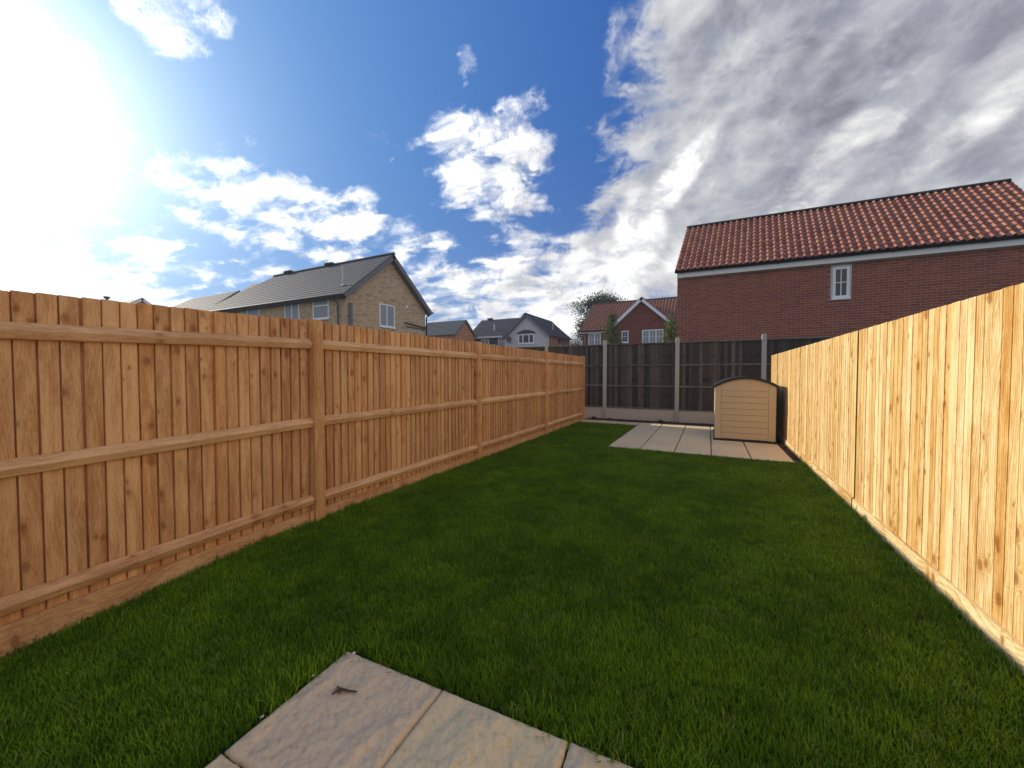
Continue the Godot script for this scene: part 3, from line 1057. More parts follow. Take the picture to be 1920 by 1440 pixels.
	for k in 10:
		st = begin()
		var bx := 0.15 + k * 0.95
		bar(st, Vector3(bx, 5.015, 0.161 - bx * 0.035), Vector3(bx + 0.035, 5.04, 0.25 - bx * 0.035))
		part("gutter_bracket", st.commit(), M.black, h)
	# the window, with a pale surround
	var wx := ex * 4.44 + Vector3(0, 3.80, 0) + wn * 0.006
	st = begin()
	var sb := Transform3D(Basis(ex, Vector3.UP, wn), wx)
	bar(st, Vector3(-0.005, 0, -0.03), Vector3(0.04, 1.0, 0.03))
	bar(st, Vector3(0.455, 0, -0.03), Vector3(0.50, 1.0, 0.03))
	bar(st, Vector3(0.04, 0.955, -0.03), Vector3(0.455, 1.0, 0.03))
	part("window_surround", st.commit(), M.reveal, h, sb)
	window(h, wx + ex * 0.0425, ex, 0.41, 0.952, [1.0], Vector2i(1, 1), 0.0, null, true, 0.07)

func tan_houses() -> void:
	# the house with the gable
	var at := Vector3(-16.5, 0, -16.7)
	var h := thing("tan_house", "tan brick house with grey roof and a window in its gable, over the left fence", "house", at)
	part("wall", gable_walls(Vector3(-13.6, 0, -3.05), Vector3(0, 5.5, 3.1), 8.0, true), M.tan_brick, h)
	var zf := 3.45
	var zb := -3.4
	var eh := 5.42
	var rh := 8.28
	var st := begin()
	tiled(st, Vector3(-13.8, eh, zf), Vector3(0.32, eh, zf), Vector3(-10.9, rh, 0.02), Vector3(0.32, rh, 0.02), 17, 0.016, 1)
	tiled(st, Vector3(0.32, eh, zb), Vector3(-13.8, eh, zb), Vector3(0.32, rh, 0.02), Vector3(-10.9, rh, 0.02), 17, 0.016, 1)
	tiled(st, Vector3(-13.8, eh, zb), Vector3(-13.8, eh, zf), Vector3(-10.9, rh, 0.02), Vector3(-10.9, rh - 0.001, 0.03), 17, 0.016, 1)
	var roof := part("roof", st.commit(), M.slate, h)
	st = begin()
	tube(st, [Vector3(-10.95, rh + 0.02, 0.02), Vector3(0.34, rh + 0.02, 0.02)], [0.09, 0.09], 8)
	part("ridge_cap", st.commit(), M.slate_dark, roof)
	for x in [-5.15, -9.35]:
		st = begin()
		chamfer(st, Vector3(x - 0.35, rh + 0.05, -0.13), Vector3(x + 0.35, rh + 0.2, 0.17), 0.03)
		part("ridge_vent", st.commit(), M.slate_dark, roof)
	# barge boards under the gable verge, gutter, soffit
	for z in [zf, zb]:
		var e := Vector3(0.30, eh - 0.03, z)
		var r := Vector3(0.30, rh - 0.03, 0.02)
		var nn := Vector3(0, (absf(z)), signf(z) * (rh - eh)).normalized()
		part("barge_board", slat(e, r, Vector3(0.03, 0, 0), -nn * 0.24), M.barge, h)
		part("soffit", slat(e + Vector3(-0.30, 0, 0) - nn * 0.215, r + Vector3(-0.30, 0, 0) - nn * 0.215, Vector3(0.29, 0, 0), -nn * 0.02), M.barge, h)
		st = begin()
		tube(st, [Vector3(-13.7, eh - 0.03, z + signf(z) * 0.07), Vector3(0.33, eh - 0.03, z + signf(z) * 0.07)], [0.06, 0.06], 8)
		part("gutter", st.commit(), M.pipe, h)
	st = begin()
	bar(st, Vector3(-13.6, eh - 0.14, 3.11), Vector3(-0.01, eh - 0.04, 3.38), 0)
	part("eaves_box", st.commit(), M.barge, h)
	# drain pipes at the near corner and the far corner
	st = begin()
	tube(st, [Vector3(-0.55, 5.36, 3.5), Vector3(-0.45, 5.0, 3.2), Vector3(-0.45, 0, 3.18)], [0.045, 0.045, 0.045], 8)
	part("drain_pipe", st.commit(), M.pipe, h)
	st = begin()
	tube(st, [Vector3(0.08, 5.05, 2.85), Vector3(0.08, 0, 2.85)], [0.1, 0.1], 8)
	part("drain_pipe", st.commit(), M.barge, h)
	st = begin()
	tube(st, [Vector3(0.1, 5.36, -3.5), Vector3(0.07, 5.05, -3.1), Vector3(0.07, 0, -3.1)], [0.05, 0.05, 0.05], 8)
	part("drain_pipe", st.commit(), M.black, h)
	st = begin()
	tube(st, [Vector3(0.05, 4.52, -1.15), Vector3(0.05, 4.38, -3.05)], [0.05, 0.05], 8)
	part("waste_pipe", st.commit(), M.pipe, h)
	st = begin()
	tube(st, [Vector3(0.04, 4.3, -1.25), Vector3(0.04, 4.27, -3.05)], [0.03, 0.03], 8)
	part("waste_pipe", st.commit(), M.pipe, h)
	# flue pipe on the roof
	st = begin()
	tube(st, [Vector3(-0.62, 6.0, 2.75), Vector3(-0.62, 7.05, 2.75)], [0.035, 0.035], 8)
	tube(st, [Vector3(-0.62, 6.0, 2.75), Vector3(-0.62, 6.12, 2.75)], [0.09, 0.06], 8)
	part("vent_pipe", st.commit(), M.flue, h)
	# security lamp, unlit
	st = begin()
	chamfer(st, Vector3(0.002, 5.40, -1.42), Vector3(0.07, 5.56, -1.28), 0.02)
	part("wall_lamp", st.commit(), M.white, h)
	# windows: front wall faces +z
	var R := Vector3(1, 0, 0)
	window(h, Vector3(-2.5, 4.33, 3.105), R, 1.28, 1.08, [1.0], Vector2i.ZERO, 0.66, M.curtain)
	window(h, Vector3(-4.95, 4.33, 3.105), R, 1.3, 1.08, [1.0, 1.0], Vector2i.ZERO, 0.0, M.curtain)
	window(h, Vector3(-9.25, 4.33, 3.105), R, 1.9, 1.05, [0.6, 1.3], Vector2i.ZERO, 0.0, M.curtain)
	window(h, Vector3(0.002, 4.10, 0.86), Vector3(0, 0, -1), 1.18, 1.28, [1.0, 1.15], Vector2i.ZERO, 0.0, M.curtain)
	# next pair of houses along, lower hipped roof
	var h2 := thing("tan_house", "tan house with a plain lower grey hipped roof, left of the gabled tan house", "house", Vector3(-35.5, 0, -16.7))
	st = begin()
	bar(st, Vector3(-5.2, 0, -3.0), Vector3(4.2, 5.3, 3.1))
	part("wall", st.commit(), M.tan_brick, h2)
	st = begin()
	var zz := 3.4
	tiled(st, Vector3(-6.6, 5.2, zz), Vector3(4.6, 5.2, zz), Vector3(-3.2, 7.75, 0), Vector3(3.6, 7.75, 0), 14, 0.016)
	tiled(st, Vector3(4.6, 5.2, -zz), Vector3(-6.6, 5.2, -zz), Vector3(3.6, 7.75, 0), Vector3(-3.2, 7.75, 0), 14, 0.016)
	tiled(st, Vector3(-6.6, 5.2, -zz), Vector3(-6.6, 5.2, zz), Vector3(-3.2, 7.75, 0), Vector3(-3.2, 7.75, 0.01), 14, 0.016)
	tiled(st, Vector3(4.6, 5.2, zz), Vector3(4.6, 5.2, -zz), Vector3(3.6, 7.75, 0), Vector3(3.6, 7.75, -0.01), 14, 0.016)
	part("roof", st.commit(), M.slate, h2)
	# the far one on the left, only its ridge shows
	var h3 := thing("far_house", "far house at left, only its grey roof peak and flue showing over the fence", "house", Vector3(-45.0, 0, -15.5))
	part("wall", gable_walls(Vector3(-6.0, 0, -3.2), Vector3(0, 5.6, 3.2), 7.95, true), M.tan_brick, h3)
	st = begin()
	tiled(st, Vector3(-6.2, 5.5, 3.5), Vector3(0.25, 5.5, 3.5), Vector3(-6.2, 8.15, 0), Vector3(0.25, 8.15, 0), 14, 0.016)
	tiled(st, Vector3(0.25, 5.5, -3.5), Vector3(-6.2, 5.5, -3.5), Vector3(0.25, 8.15, 0), Vector3(-6.2, 8.15, 0), 14, 0.016)
	part("roof", st.commit(), M.slate, h3)
	for z in [3.5, -3.5]:
		var nn := Vector3(0, 3.5, signf(z) * 2.65).normalized()
		part("barge_board", slat(Vector3(0.25, 5.46, z), Vector3(0.25, 8.11, 0), Vector3(0.03, 0, 0), -nn * 0.2), M.white, h3)
	st = begin()
	tube(st, [Vector3(-5.7, 8.0, 0.5), Vector3(-5.7, 8.55, 0.5)], [0.1, 0.1], 8)
	tube(st, [Vector3(-5.7, 8.5, 0.5), Vector3(-5.7, 8.68, 0.5)], [0.2, 0.24], 8)
	part("flue", st.commit(), M.pipe, h3)

func white_house() -> void:
	var h := thing("white_house", "white rendered house with dark grey gable and side wing, beyond the dark fence", "house", Vector3(-18.6, 0, -39.8))
	# gabled front wing, ridge along z
	part("wall", gable_walls(Vector3(-2.7, 0, -7.2), Vector3(2.7, 5.85, 0), 8.0, false), M.render, h)
	var st := begin()
	bar(st, Vector3(2.702, 0, -7.15), Vector3(2.73, 5.8, -0.9))
	part("side_wall", st.commit(), M.pale_brick, h)
	st = begin()
	var rz := 0.35
	var bz := -7.6
	tiled(st, Vector3(3.05, 5.62, rz), Vector3(3.05, 5.62, bz), Vector3(0, 8.3, rz), Vector3(0, 8.3, bz), 15, 0.03)
	tiled(st, Vector3(-3.05, 5.62, bz), Vector3(-3.05, 5.62, rz), Vector3(0, 8.3, bz), Vector3(0, 8.3, rz), 15, 0.03)
	var roof := part("roof", st.commit(), M.slate_dark, h)
	for x in [3.05, -3.05]:
		var nn := Vector3(signf(x) * 2.68, 3.05, 0).normalized()
		part("barge_board", slat(Vector3(x, 5.60, rz), Vector3(0, 8.28, rz), Vector3(0, 0, 0.04), -nn * 0.26), M.barge, h)
		part("soffit", slat(Vector3(x, 5.60, rz - 0.36) - nn * 0.235, Vector3(0, 8.28, rz - 0.36) - nn * 0.235, Vector3(0, 0, 0.355), -nn * 0.02), M.barge, h)
	# left wing, ridge along x
	part("wall", gable_walls(Vector3(-7.5, 0, -6.0), Vector3(-2.72, 5.85, -0.02), 8.1, true), M.pale_brick, h)
	st = begin()
	tiled(st, Vector3(-7.8, 5.85, 0.4), Vector3(-2.9, 5.85, 0.4), Vector3(-7.8, 8.3, -3.0), Vector3(-0.4, 8.3, -3.0), 15, 0.03)
	tiled(st, Vector3(-2.9, 5.85, -6.4), Vector3(-7.8, 5.85, -6.4), Vector3(-0.4, 8.3, -3.0), Vector3(-7.8, 8.3, -3.0), 15, 0.03)
	part("wing_roof", st.commit(), M.slate_dark, h)
	st = begin()
	bar(st, Vector3(-7.75, 5.66, 0.2), Vector3(-3.0, 5.86, 0.36), 0)
	part("fascia", st.commit(), M.white, h)
	st = begin()
	chamfer(st, Vector3(-6.9, 8.3, -3.2), Vector3(-6.2, 8.5, -2.8), 0.04)
	part("ridge_vent", st.commit(), M.slate_dark, roof)
	# cladding and windows of the wing
	var R := Vector3(1, 0, 0)
	st = begin()
	bar(st, Vector3(-7.3, 4.4, -0.018), Vector3(-6.1, 5.6, 0.03))
	part("cladding", st.commit(), M.navy, h)
	st = begin()
	bar(st, Vector3(-4.9, 4.4, -0.018), Vector3(-3.75, 5.62, 0.03))
	part("cladding", st.commit(), M.navy, h)
	window(h, Vector3(-6.05, 4.5, -0.015), R, 1.1, 1.05, [0.5, 0.5], Vector2i.ZERO, 0.0, M.curtain, false)
	window(h, Vector3(-3.7, 4.5, -0.015), R, 0.98, 1.1, [1.0], Vector2i.ZERO, 0.7, M.curtain, false)
	# the three-light window with its arched hood
	window(h, Vector3(-1.05, 4.82, 0.005), R, 2.0, 1.1, [0.8, 1.25, 0.8], Vector2i.ZERO, 0.0, null, true, 0.13)
	st = begin()
	var arc := []
	for k in 9:
		var t := k / 8.0
		arc.append(Vector3(-1.2 + 2.3 * t, 6.02 + 0.36 * sin(PI * t) * 0.9 + 0.05, 0.003))
	for k in 9:
		var t := 1.0 - k / 8.0
		arc.append(Vector3(-1.2 + 2.3 * t, 5.93 + 0.04 * sin(PI * t), 0.003))
	prism(st, arc, Vector3(0, 0, 0.08))
	part("window_hood", st.commit(), M.slate_dark, h)
	# satellite dish
	st = begin()
	var rings := []
	for r in 4:
		var ring := []
		for k in 14:
			var a := TAU * k / 14
			var rr := 0.11 * r
			ring.append(Vector3(-2.05 + cos(a) * rr, 5.38 + sin(a) * rr, 0.32 + rr * rr * 0.7))
		rings.append(ring)
	for r in 3:
		for k in 14:
			quad(st, rings[r][k], rings[r][(k + 1) % 14], rings[r + 1][(k + 1) % 14], rings[r + 1][k], Vector3.BACK)
	tube(st, [Vector3(-2.05, 5.38, 0.31), Vector3(-2.05, 5.25, 0.05), Vector3(-2.05, 4.9, 0.02)], [0.025, 0.025, 0.025], 6)
	tube(st, [Vector3(-2.05, 5.06, 0.36), Vector3(-2.05, 5.2, 0.72)], [0.02, 0.02], 6)
	part("satellite_dish", st.commit(), M.pipe, h)
	# side door/window strip, down pipe and vents
	st = begin()
	bar(st, Vector3(2.731, 3.9, -3.9), Vector3(2.76, 5.55, -2.9))
	part("side_window", st.commit(), M.glass, h)
	st = begin()
	tube(st, [Vector3(2.85, 5.6, -4.3), Vector3(2.85, 0, -4.3)], [0.06, 0.06], 6)
	tube(st, [Vector3(2.85, 5.6, -0.2), Vector3(2.85, 0, -0.2)], [0.06, 0.06], 6)
	part("drain_pipe", st.commit(), M.pipe, h)
	for p in [[Vector3(1.95, 6.5, -3.2), 1.05], [Vector3(-4.6, 6.55, -0.7), 0.8]]:
		st = begin()
		tube(st, [p[0], p[0] + Vector3(0, p[1], 0)], [0.06, 0.06], 6)
		part("vent_pipe", st.commit(), M.flue, roof)

func brown_house() -> void:
	var h := thing("small_house", "small house with dark roof and pinkish gable between the tan house and white house", "house", Vector3(-24.4, 0, -36.0))
	part("wall", gable_walls(Vector3(-5.0, 0, -1.9), Vector3(0, 5.75, 1.9), 7.2, true), M.pale_brick, h)
	var st := begin()
	tiled(st, Vector3(-5.2, 5.6, 2.2), Vector3(0.2, 5.6, 2.2), Vector3(-5.2, 7.42, 0), Vector3(0.2, 7.42, 0), 11, 0.03)
	tiled(st, Vector3(0.2, 5.6, -2.2), Vector3(-5.2, 5.6, -2.2), Vector3(0.2, 7.42, 0), Vector3(-5.2, 7.42, 0), 11, 0.03)
	part("roof", st.commit(), M.slate, h)
	for z in [2.2, -2.2]:
		var nn := Vector3(0, 2.2, signf(z) * 1.82).normalized()
		part("barge_board", slat(Vector3(0.2, 5.57, z), Vector3(0.2, 7.39, 0), Vector3(0.03, 0, 0), -nn * 0.16), M.barge, h)

func red_house() -> void:
	var h := thing("red_house", "red brick house with white trimmed gable and ribbed tile roof behind the dark fence", "house", Vector3(-5.4, 0, -35.4))
	# front gable
	part("wall", gable_walls(Vector3(-2.1, 0, -4.0), Vector3(2.1, 6.05, 0), 7.85, false), M.red_brick, h)
	var st := begin()
	tiled(st, Vector3(2.6, 5.75, 0.3), Vector3(2.6, 5.75, -5.5), Vector3(0, 8.1, 0.3), Vector3(0, 8.1, -5.5), 10, 0.03, 20, 0.045, 6)
	tiled(st, Vector3(-2.6, 5.75, -5.5), Vector3(-2.6, 5.75, 0.3), Vector3(0, 8.1, -5.5), Vector3(0, 8.1, 0.3), 10, 0.03, 20, 0.045, 6)
	part("gable_roof", st.commit(), M.red_roof, h)
	for x in [2.6, -2.6]:
		var nn := Vector3(signf(x) * 2.35, 2.6, 0).normalized()
		part("barge_board", slat(Vector3(x, 5.72, 0.28), Vector3(0, 8.07, 0.28), Vector3(0, 0, 0.04), -nn * 0.24), M.white, h)
		part("soffit", slat(Vector3(x, 5.72, -0.02) - nn * 0.215, Vector3(0, 8.07, -0.02) - nn * 0.215, Vector3(0, 0, 0.295), -nn * 0.02), M.white, h)
	# main range, ridge along x
	part("wall", gable_walls(Vector3(-5.65, 0, -10.2), Vector3(8.0, 5.45, -1.1), 8.6, true), M.red_brick, h)
	st = begin()
	tiled(st, Vector3(-5.85, 5.5, -0.8), Vector3(8.2, 5.5, -0.8), Vector3(-5.85, 8.85, -5.7), Vector3(8.2, 8.85, -5.7), 16, 0.04, 48, 0.06, 6)
	tiled(st, Vector3(8.2, 5.5, -10.5), Vector3(-5.85, 5.5, -10.5), Vector3(8.2, 8.85, -5.7), Vector3(-5.85, 8.85, -5.7), 8, 0.03)
	var roof := part("roof", st.commit(), M.red_roof, h)
	st = begin()
	tube(st, [Vector3(-5.9, 8.87, -5.7), Vector3(8.2, 8.87, -5.7)], [0.11, 0.11], 8)
	part("ridge_cap", st.commit(), M.ridge, roof)
	st = begin()
	bar(st, Vector3(-5.8, 5.28, -1.05), Vector3(-2.15, 5.42, -0.9), 0)
	part("fascia", st.commit(), M.white, h)
	st = begin()
	tube(st, [Vector3(-5.85, 5.46, -0.78), Vector3(-2.7, 5.46, -0.78)], [0.065, 0.065], 8)
	part("gutter", st.commit(), M.black, h)
	st = begin()
	tube(st, [Vector3(-5.35, 5.4, -0.95), Vector3(-5.35, 0, -1.0)], [0.045, 0.045], 6)
	part("drain_pipe", st.commit(), M.pipe, h)
	var R := Vector3(1, 0, 0)
	window(h, Vector3(-5.05, 4.08, -1.095), R, 1.2, 1.2, [1, 1], Vector2i(1, 1), 0.0, M.curtain, true, 0.09)
	window(h, Vector3(-1.68, 4.2, 0.005), R, 0.58, 1.05, [1], Vector2i(1, 1), 0.0, null, true, 0.08)
	window(h, Vector3(0.07, 4.02, 0.005), R, 1.75, 1.22, [1, 1, 1], Vector2i(1, 1), 0.0, M.curtain, true, 0.09)

# ======================================================================= trees and plants
func leaf_mesh(size: float) -> Mesh:
	var st := begin()
	var w := size * 0.5
	var p := [Vector3(0, 0, 0), Vector3(w * 0.5, size * 0.15, size * 0.45), Vector3(0, size * 0.05, size), Vector3(-w * 0.5, size * 0.15, size * 0.45)]
	tri(st, p[0], p[1], p[2], Vector3(0.3, 1, 0).normalized())
	tri(st, p[0], p[2], p[3], Vector3(-0.3, 1, 0).normalized())
	return st.commit()

# clumps: centre, radii, leaves
func tree(called: String, label: String, at: Vector3, trunk_h: float, r: float, clumps: Array, leaf: float, cols: Array, seed_: int, lean := Vector3.ZERO) -> void:
	var rg := RandomNumberGenerator.new()
	rg.seed = seed_
	var t := thing(called, label, "tree", at)
	var st := begin()
	var top := Vector3(lean.x, trunk_h, lean.z)
	tube(st, [Vector3.ZERO, top * 0.5 + Vector3(0.05, 0, 0.04), top], [r, r * 0.75, r * 0.3], 8)
	for c in clumps:
		var base: Vector3 = top * clampf(c[0].y / trunk_h * 0.6, 0.2, 0.95)
		var mid: Vector3 = base.lerp(c[0], 0.5) + Vector3(0, 0.15, 0)
		tube(st, [base, mid, c[0]], [r * 0.4, r * 0.22, r * 0.07], 5)
		for k in 5:
			var e: Vector3 = c[0] + Vector3(rg.randfn(), rg.randfn(), rg.randfn()).normalized() * c[1] * 0.8
			tube(st, [mid.lerp(c[0], rg.randf()), e], [r * 0.09, r * 0.03], 4)
	part("trunk", st.commit(), M.bark, t)
	var lm := leaf_mesh(leaf)
	var places := []
	var tint := []
	for c in clumps:
		var sprigs := int(c[2] / 12)
		for s in sprigs:
			var d := Vector3(rg.randfn(), rg.randfn(), rg.randfn()).normalized()
			var sc: Vector3 = c[0] + d * c[1] * pow(rg.randf(), 0.4) * rg.randf_range(0.70, 1.3)
			var bright := rg.randf()
			for k in 12:
				var p := sc + Vector3(rg.randfn(), rg.randfn(), rg.randfn()) * leaf * 1.5
				var b := Basis.from_euler(Vector3(rg.randf_range(-1.2, 1.2), rg.randf() * TAU, rg.randf_range(-1.0, 1.0))).scaled(Vector3.ONE * rg.randf_range(0.7, 1.25))
				places.append(Transform3D(b, p))
				var col: Color = cols[0].lerp(cols[1], clampf(bright + rg.randf_range(-0.25, 0.25), 0, 1))
				tint.append(col)
	many("crown", lm, M.leaf, t, places, tint)

func trees() -> void:
	var rg := RandomNumberGenerator.new()
	rg.seed = 3
	var cl := []
	for k in 22:
		var a := rg.randf() * TAU
		var q := rg.randf_range(0.3, 1.0)
		cl.append([Vector3(cos(a) * 2.6 * q, 7.8 + rg.randf_range(-2.6, 2.9) * sqrt(1.05 - q * q * 0.8), sin(a) * 2.6 * q), Vector3(1.0, 0.8, 1.0) * rg.randf_range(0.6, 1.05), 800])
	for k in 5:
		cl.append([Vector3(-2.9 + k * 1.5, 9.9 + 0.6 * sin(k * 1.1), 0.2), Vector3(0.9, 0.6, 0.9), 520])
	tree("broadleaf_tree", "open crowned broadleaf tree showing behind the roof of the red house", Vector3(-12.0, 0, -48.5), 8.5, 0.25, cl, 0.26, [Color(0.035, 0.055, 0.022), Color(0.10, 0.13, 0.05)], 41)
	# two small upright trees beyond the dark fence
	cl = []
	for k in 16:
		var y := 1.9 + k * 0.22
		var w := lerpf(0.72, 0.08, pow(clampf((y - 3.0) / 2.3, 0.0, 1.0), 1.25))
		cl.append([Vector3(rg.randf_range(-0.35, 0.35) * w, y, rg.randf_range(-0.35, 0.35) * w), Vector3(w, 0.35, w), 340])
	tree("conical_tree", "leafy conical tree standing left of the white gable of the red house", Vector3(-5.86, 0, -26.0), 5.2, 0.07, cl, 0.10, [Color(0.035, 0.06, 0.025), Color(0.17, 0.23, 0.06)], 42)
	cl = []
	for k in 14:
		var y := 1.5 + k * 0.215
		var w := lerpf(0.62, 0.08, pow(clampf((y - 2.7) / 1.75, 0.0, 1.0), 1.3))
		cl.append([Vector3(rg.randf_range(-0.35, 0.35) * w, y, rg.randf_range(-0.35, 0.35) * w), Vector3(w, 0.33, w), 300])
	tree("conical_tree", "yellowish green conical tree beside the left corner of the long brick building", Vector3(-1.98, 0, -23.6), 4.4, 0.06, cl, 0.10, [Color(0.06, 0.085, 0.025), Color(0.24, 0.27, 0.07)], 43)
	cl = []
	for k in 8:
		cl.append([Vector3(rg.randf_range(-1.0, 1.0), rg.randf_range(4.6, 5.7), rg.randf_range(-0.6, 0.6)), Vector3(0.6, 0.5, 0.6), 300])
	tree("round_tree", "small dark round tree low on the skyline right of the white house", Vector3(-16.6, 0, -51.0), 4.6, 0.1, cl, 0.16, [Color(0.03, 0.05, 0.025), Color(0.09, 0.11, 0.045)], 44)

func grass() -> void:
	var rg := RandomNumberGenerator.new()
	rg.seed = 12
	var meshes := []
	for v in 3:
		var st := begin()
		for k in 16:
			var a := rg.randf() * TAU
			var r := sqrt(rg.randf()) * 0.032
			var p := Vector3(cos(a) * r, 0, sin(a) * r)
			var yaw := rg.randf() * TAU
			var dir := Vector3(cos(yaw), 0, sin(yaw))
			var side := Vector3(-dir.z, 0, dir.x)
			var hgt := rg.randf_range(0.022, 0.052)
			var bend := rg.randf_range(0.006, 0.035)
			var w := rg.randf_range(0.0012, 0.0022)
			var m := p + dir * bend * 0.35 + Vector3(0, hgt * 0.6, 0)
			var t := p + dir * bend + Vector3(0, hgt, 0)
			var n := (Vector3.UP * 0.8 - dir * 0.6).normalized()
			quad(st, p - side * w, p + side * w, m + side * w * 0.8, m - side * w * 0.8, n)
			tri(st, m - side * w * 0.8, m + side * w * 0.8, t, n)
		meshes.append(st.commit())
	var nz := FastNoiseLite.new()
	nz.frequency = 0.9
	nz.fractal_octaves = 3
	nz.seed = 4
	var g := Node3D.new()
	g.name = "grass"
	g.set_meta("kind", "stuff")
	g.set_meta("label", "short mown dark green grass between the two timber fences")
	add_child(g)
	var places := [[], [], []]
	var tint := [[], [], []]
	var z := 1.2
	var step := 0.026
	while z > -11.1:
		step = lerpf(0.021, 0.036, clampf(-z / 8.0, 0, 1))
		var x := XL + 0.025
		while x < XR - 0.035:
			x += step
			var px := x + rg.randf_range(-0.5, 0.5) * step
			var pz := z + rg.randf_range(-0.5, 0.5) * step
			var wob := nz.get_noise_2d(px * 9.0, pz * 9.0) * 0.02
			var la := (px - NEAR_CORNER.x) * cos(NEAR_TURN) - (pz - NEAR_CORNER.z) * sin(NEAR_TURN)
			var lb := (px - NEAR_CORNER.x) * sin(NEAR_TURN) + (pz - NEAR_CORNER.z) * cos(NEAR_TURN)
			if la > -0.011 + wob and lb > -0.013 + wob: continue
			if px > -1.785 + wob and px < 1.27 and pz < -7.56 + wob: continue
			if px >= 1.27 and pz < -7.6: continue
			if pz < -11.06 + 0.0: continue
			if pz < -0.9 and false: continue
			# not seen from anywhere near the camera
			if z > 0.3 and px > -1.9: continue
			var f := nz.get_noise_2d(px, pz)
			var v := rg.randi() % 3
			var s := rg.randf_range(0.75, 1.2) * (1.0 + f * 0.3)
			if (px < XL + 0.09 or px > XR - 0.10 or (lb > -0.09 and la > -0.09)) and rg.randf() < 0.4: s *= rg.randf_range(1.2, 1.7)
			var b := Basis(Vector3.UP, rg.randf() * TAU).scaled(Vector3(s, s * rg.randf_range(0.8, 1.15), s))
			b = Basis(Vector3(1, 0, 0), rg.randf_range(-0.2, 0.2)) * b
			places[v].append(Transform3D(b, Vector3(px, lawn_y(px, pz) - 0.012, pz)))
			var k := clampf(0.5 + f * 0.6 + nz.get_noise_2d(px * 4.0 + 50.0, pz * 4.0) * 0.7 + rg.randf_range(-0.3, 0.3), 0, 1)
			var c := Color(0.082, 0.180, 0.002).lerp(Color(0.190, 0.330, 0.008), k)
			if rg.randf() < 0.03: c = Color(0.22, 0.26, 0.06)
			tint[v].append(c)
		z -= step
	for v in 3:
		var o := many("grass_tufts", meshes[v], M.blade, g, places[v], tint[v])
	print("tufts ", places[0].size() * 3)

# ======================================================================= garden objects
func shed() -> void:
	var x0 := 0.11
	var x1 := 1.205
	var zf := -9.36
	var zb := -10.85
	var s := thing("storage_shed", "beige and black plastic storage shed with curved lid standing on the rear patio", "shed", Vector3(x0, 0.013, zf))
	var W := x1 - x0
	var D := zf - zb
	# curve of the front top
	var top := func(x: float) -> float:
		var t := (x / W - 0.5) * 2.0
		return 1.175 + 0.165 * (1.0 - t * t) + (0.015 * x / W)
	var outline := func(a: float, b: float, y0: float, inset: float, z: float) -> Array:
		var p := [Vector3(a, y0, z), Vector3(b, y0, z)]
		for k in 13:
			var x := lerpf(b, a, k / 12.0)
			p.append(Vector3(x, top.call(x) - inset, z))
		return p
	# body: sides and back
	var st := begin()
	prism(st, outline.call(0.0, W, 0.04, 0.05, -0.045), Vector3(0, 0, -D + 0.05))
	part("body", st.commit(), M.plastic, s)
	st = begin()
	chamfer(st, Vector3(-0.02, -0.02, -D - 0.01), Vector3(W + 0.02, 0.045, 0.012), 0.01)
	part("base", st.commit(), M.plastic_dark, s)
	# front panel: flat with a recessed field of moulded boards
	st = begin()
	prism(st, outline.call(0.0, 0.115, 0.045, 0.03, 0.0), Vector3(0, 0, -0.04))
	part("stile", st.commit(), M.plastic, s)
	st = begin()
	prism(st, outline.call(W - 0.125, W, 0.045, 0.03, 0.0), Vector3(0, 0, -0.04))
	part("stile", st.commit(), M.plastic, s)
	st = begin()
	prism(st, outline.call(0.116, W - 0.126, 0.045, 0.035, -0.022), Vector3(0, 0, -0.02))
	part("front_panel", st.commit(), M.plastic, s)
	for k in 9:
		st = begin()
		var y0 := 0.05 + k * 0.1275
		var y1 := y0 + 0.1225
		if k < 8:
			chamfer(st, Vector3(0.118, y0, -0.0215), Vector3(W - 0.128, y1, -0.001), 0.004)
		else:
			prism(st, outline.call(0.118, W - 0.128, y0, 0.034, -0.002), Vector3(0, 0, -0.0195))
		part("panel_board", st.commit(), M.plastic, s)
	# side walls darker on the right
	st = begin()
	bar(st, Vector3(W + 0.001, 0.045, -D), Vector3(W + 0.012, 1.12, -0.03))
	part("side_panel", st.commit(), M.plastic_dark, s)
	# lid: a thick curved sheet that overhangs
	st = begin()
	var p := []
	for k in 17:
		var x := lerpf(-0.035, W + 0.035, k / 16.0)
		p.append(Vector3(x, top.call(x) + 0.02, 0.035))
	for k in 17:
		var x := lerpf(W + 0.035, -0.035, k / 16.0)
		p.append(Vector3(x, top.call(x) - 0.035, 0.035))
	prism(st, p, Vector3(0, 0, -D - 0.07))
	part("lid", st.commit(), M.lid, s)
	st = begin()
	prism(st, [Vector3(-0.045, 1.17, -0.1), Vector3(-0.03, 1.18, -0.1), Vector3(-0.045, 1.06, -0.1), Vector3(-0.06, 1.05, -0.1)], Vector3(0, 0, -0.5))
	part("lid_lip", st.commit(), M.lid, s)

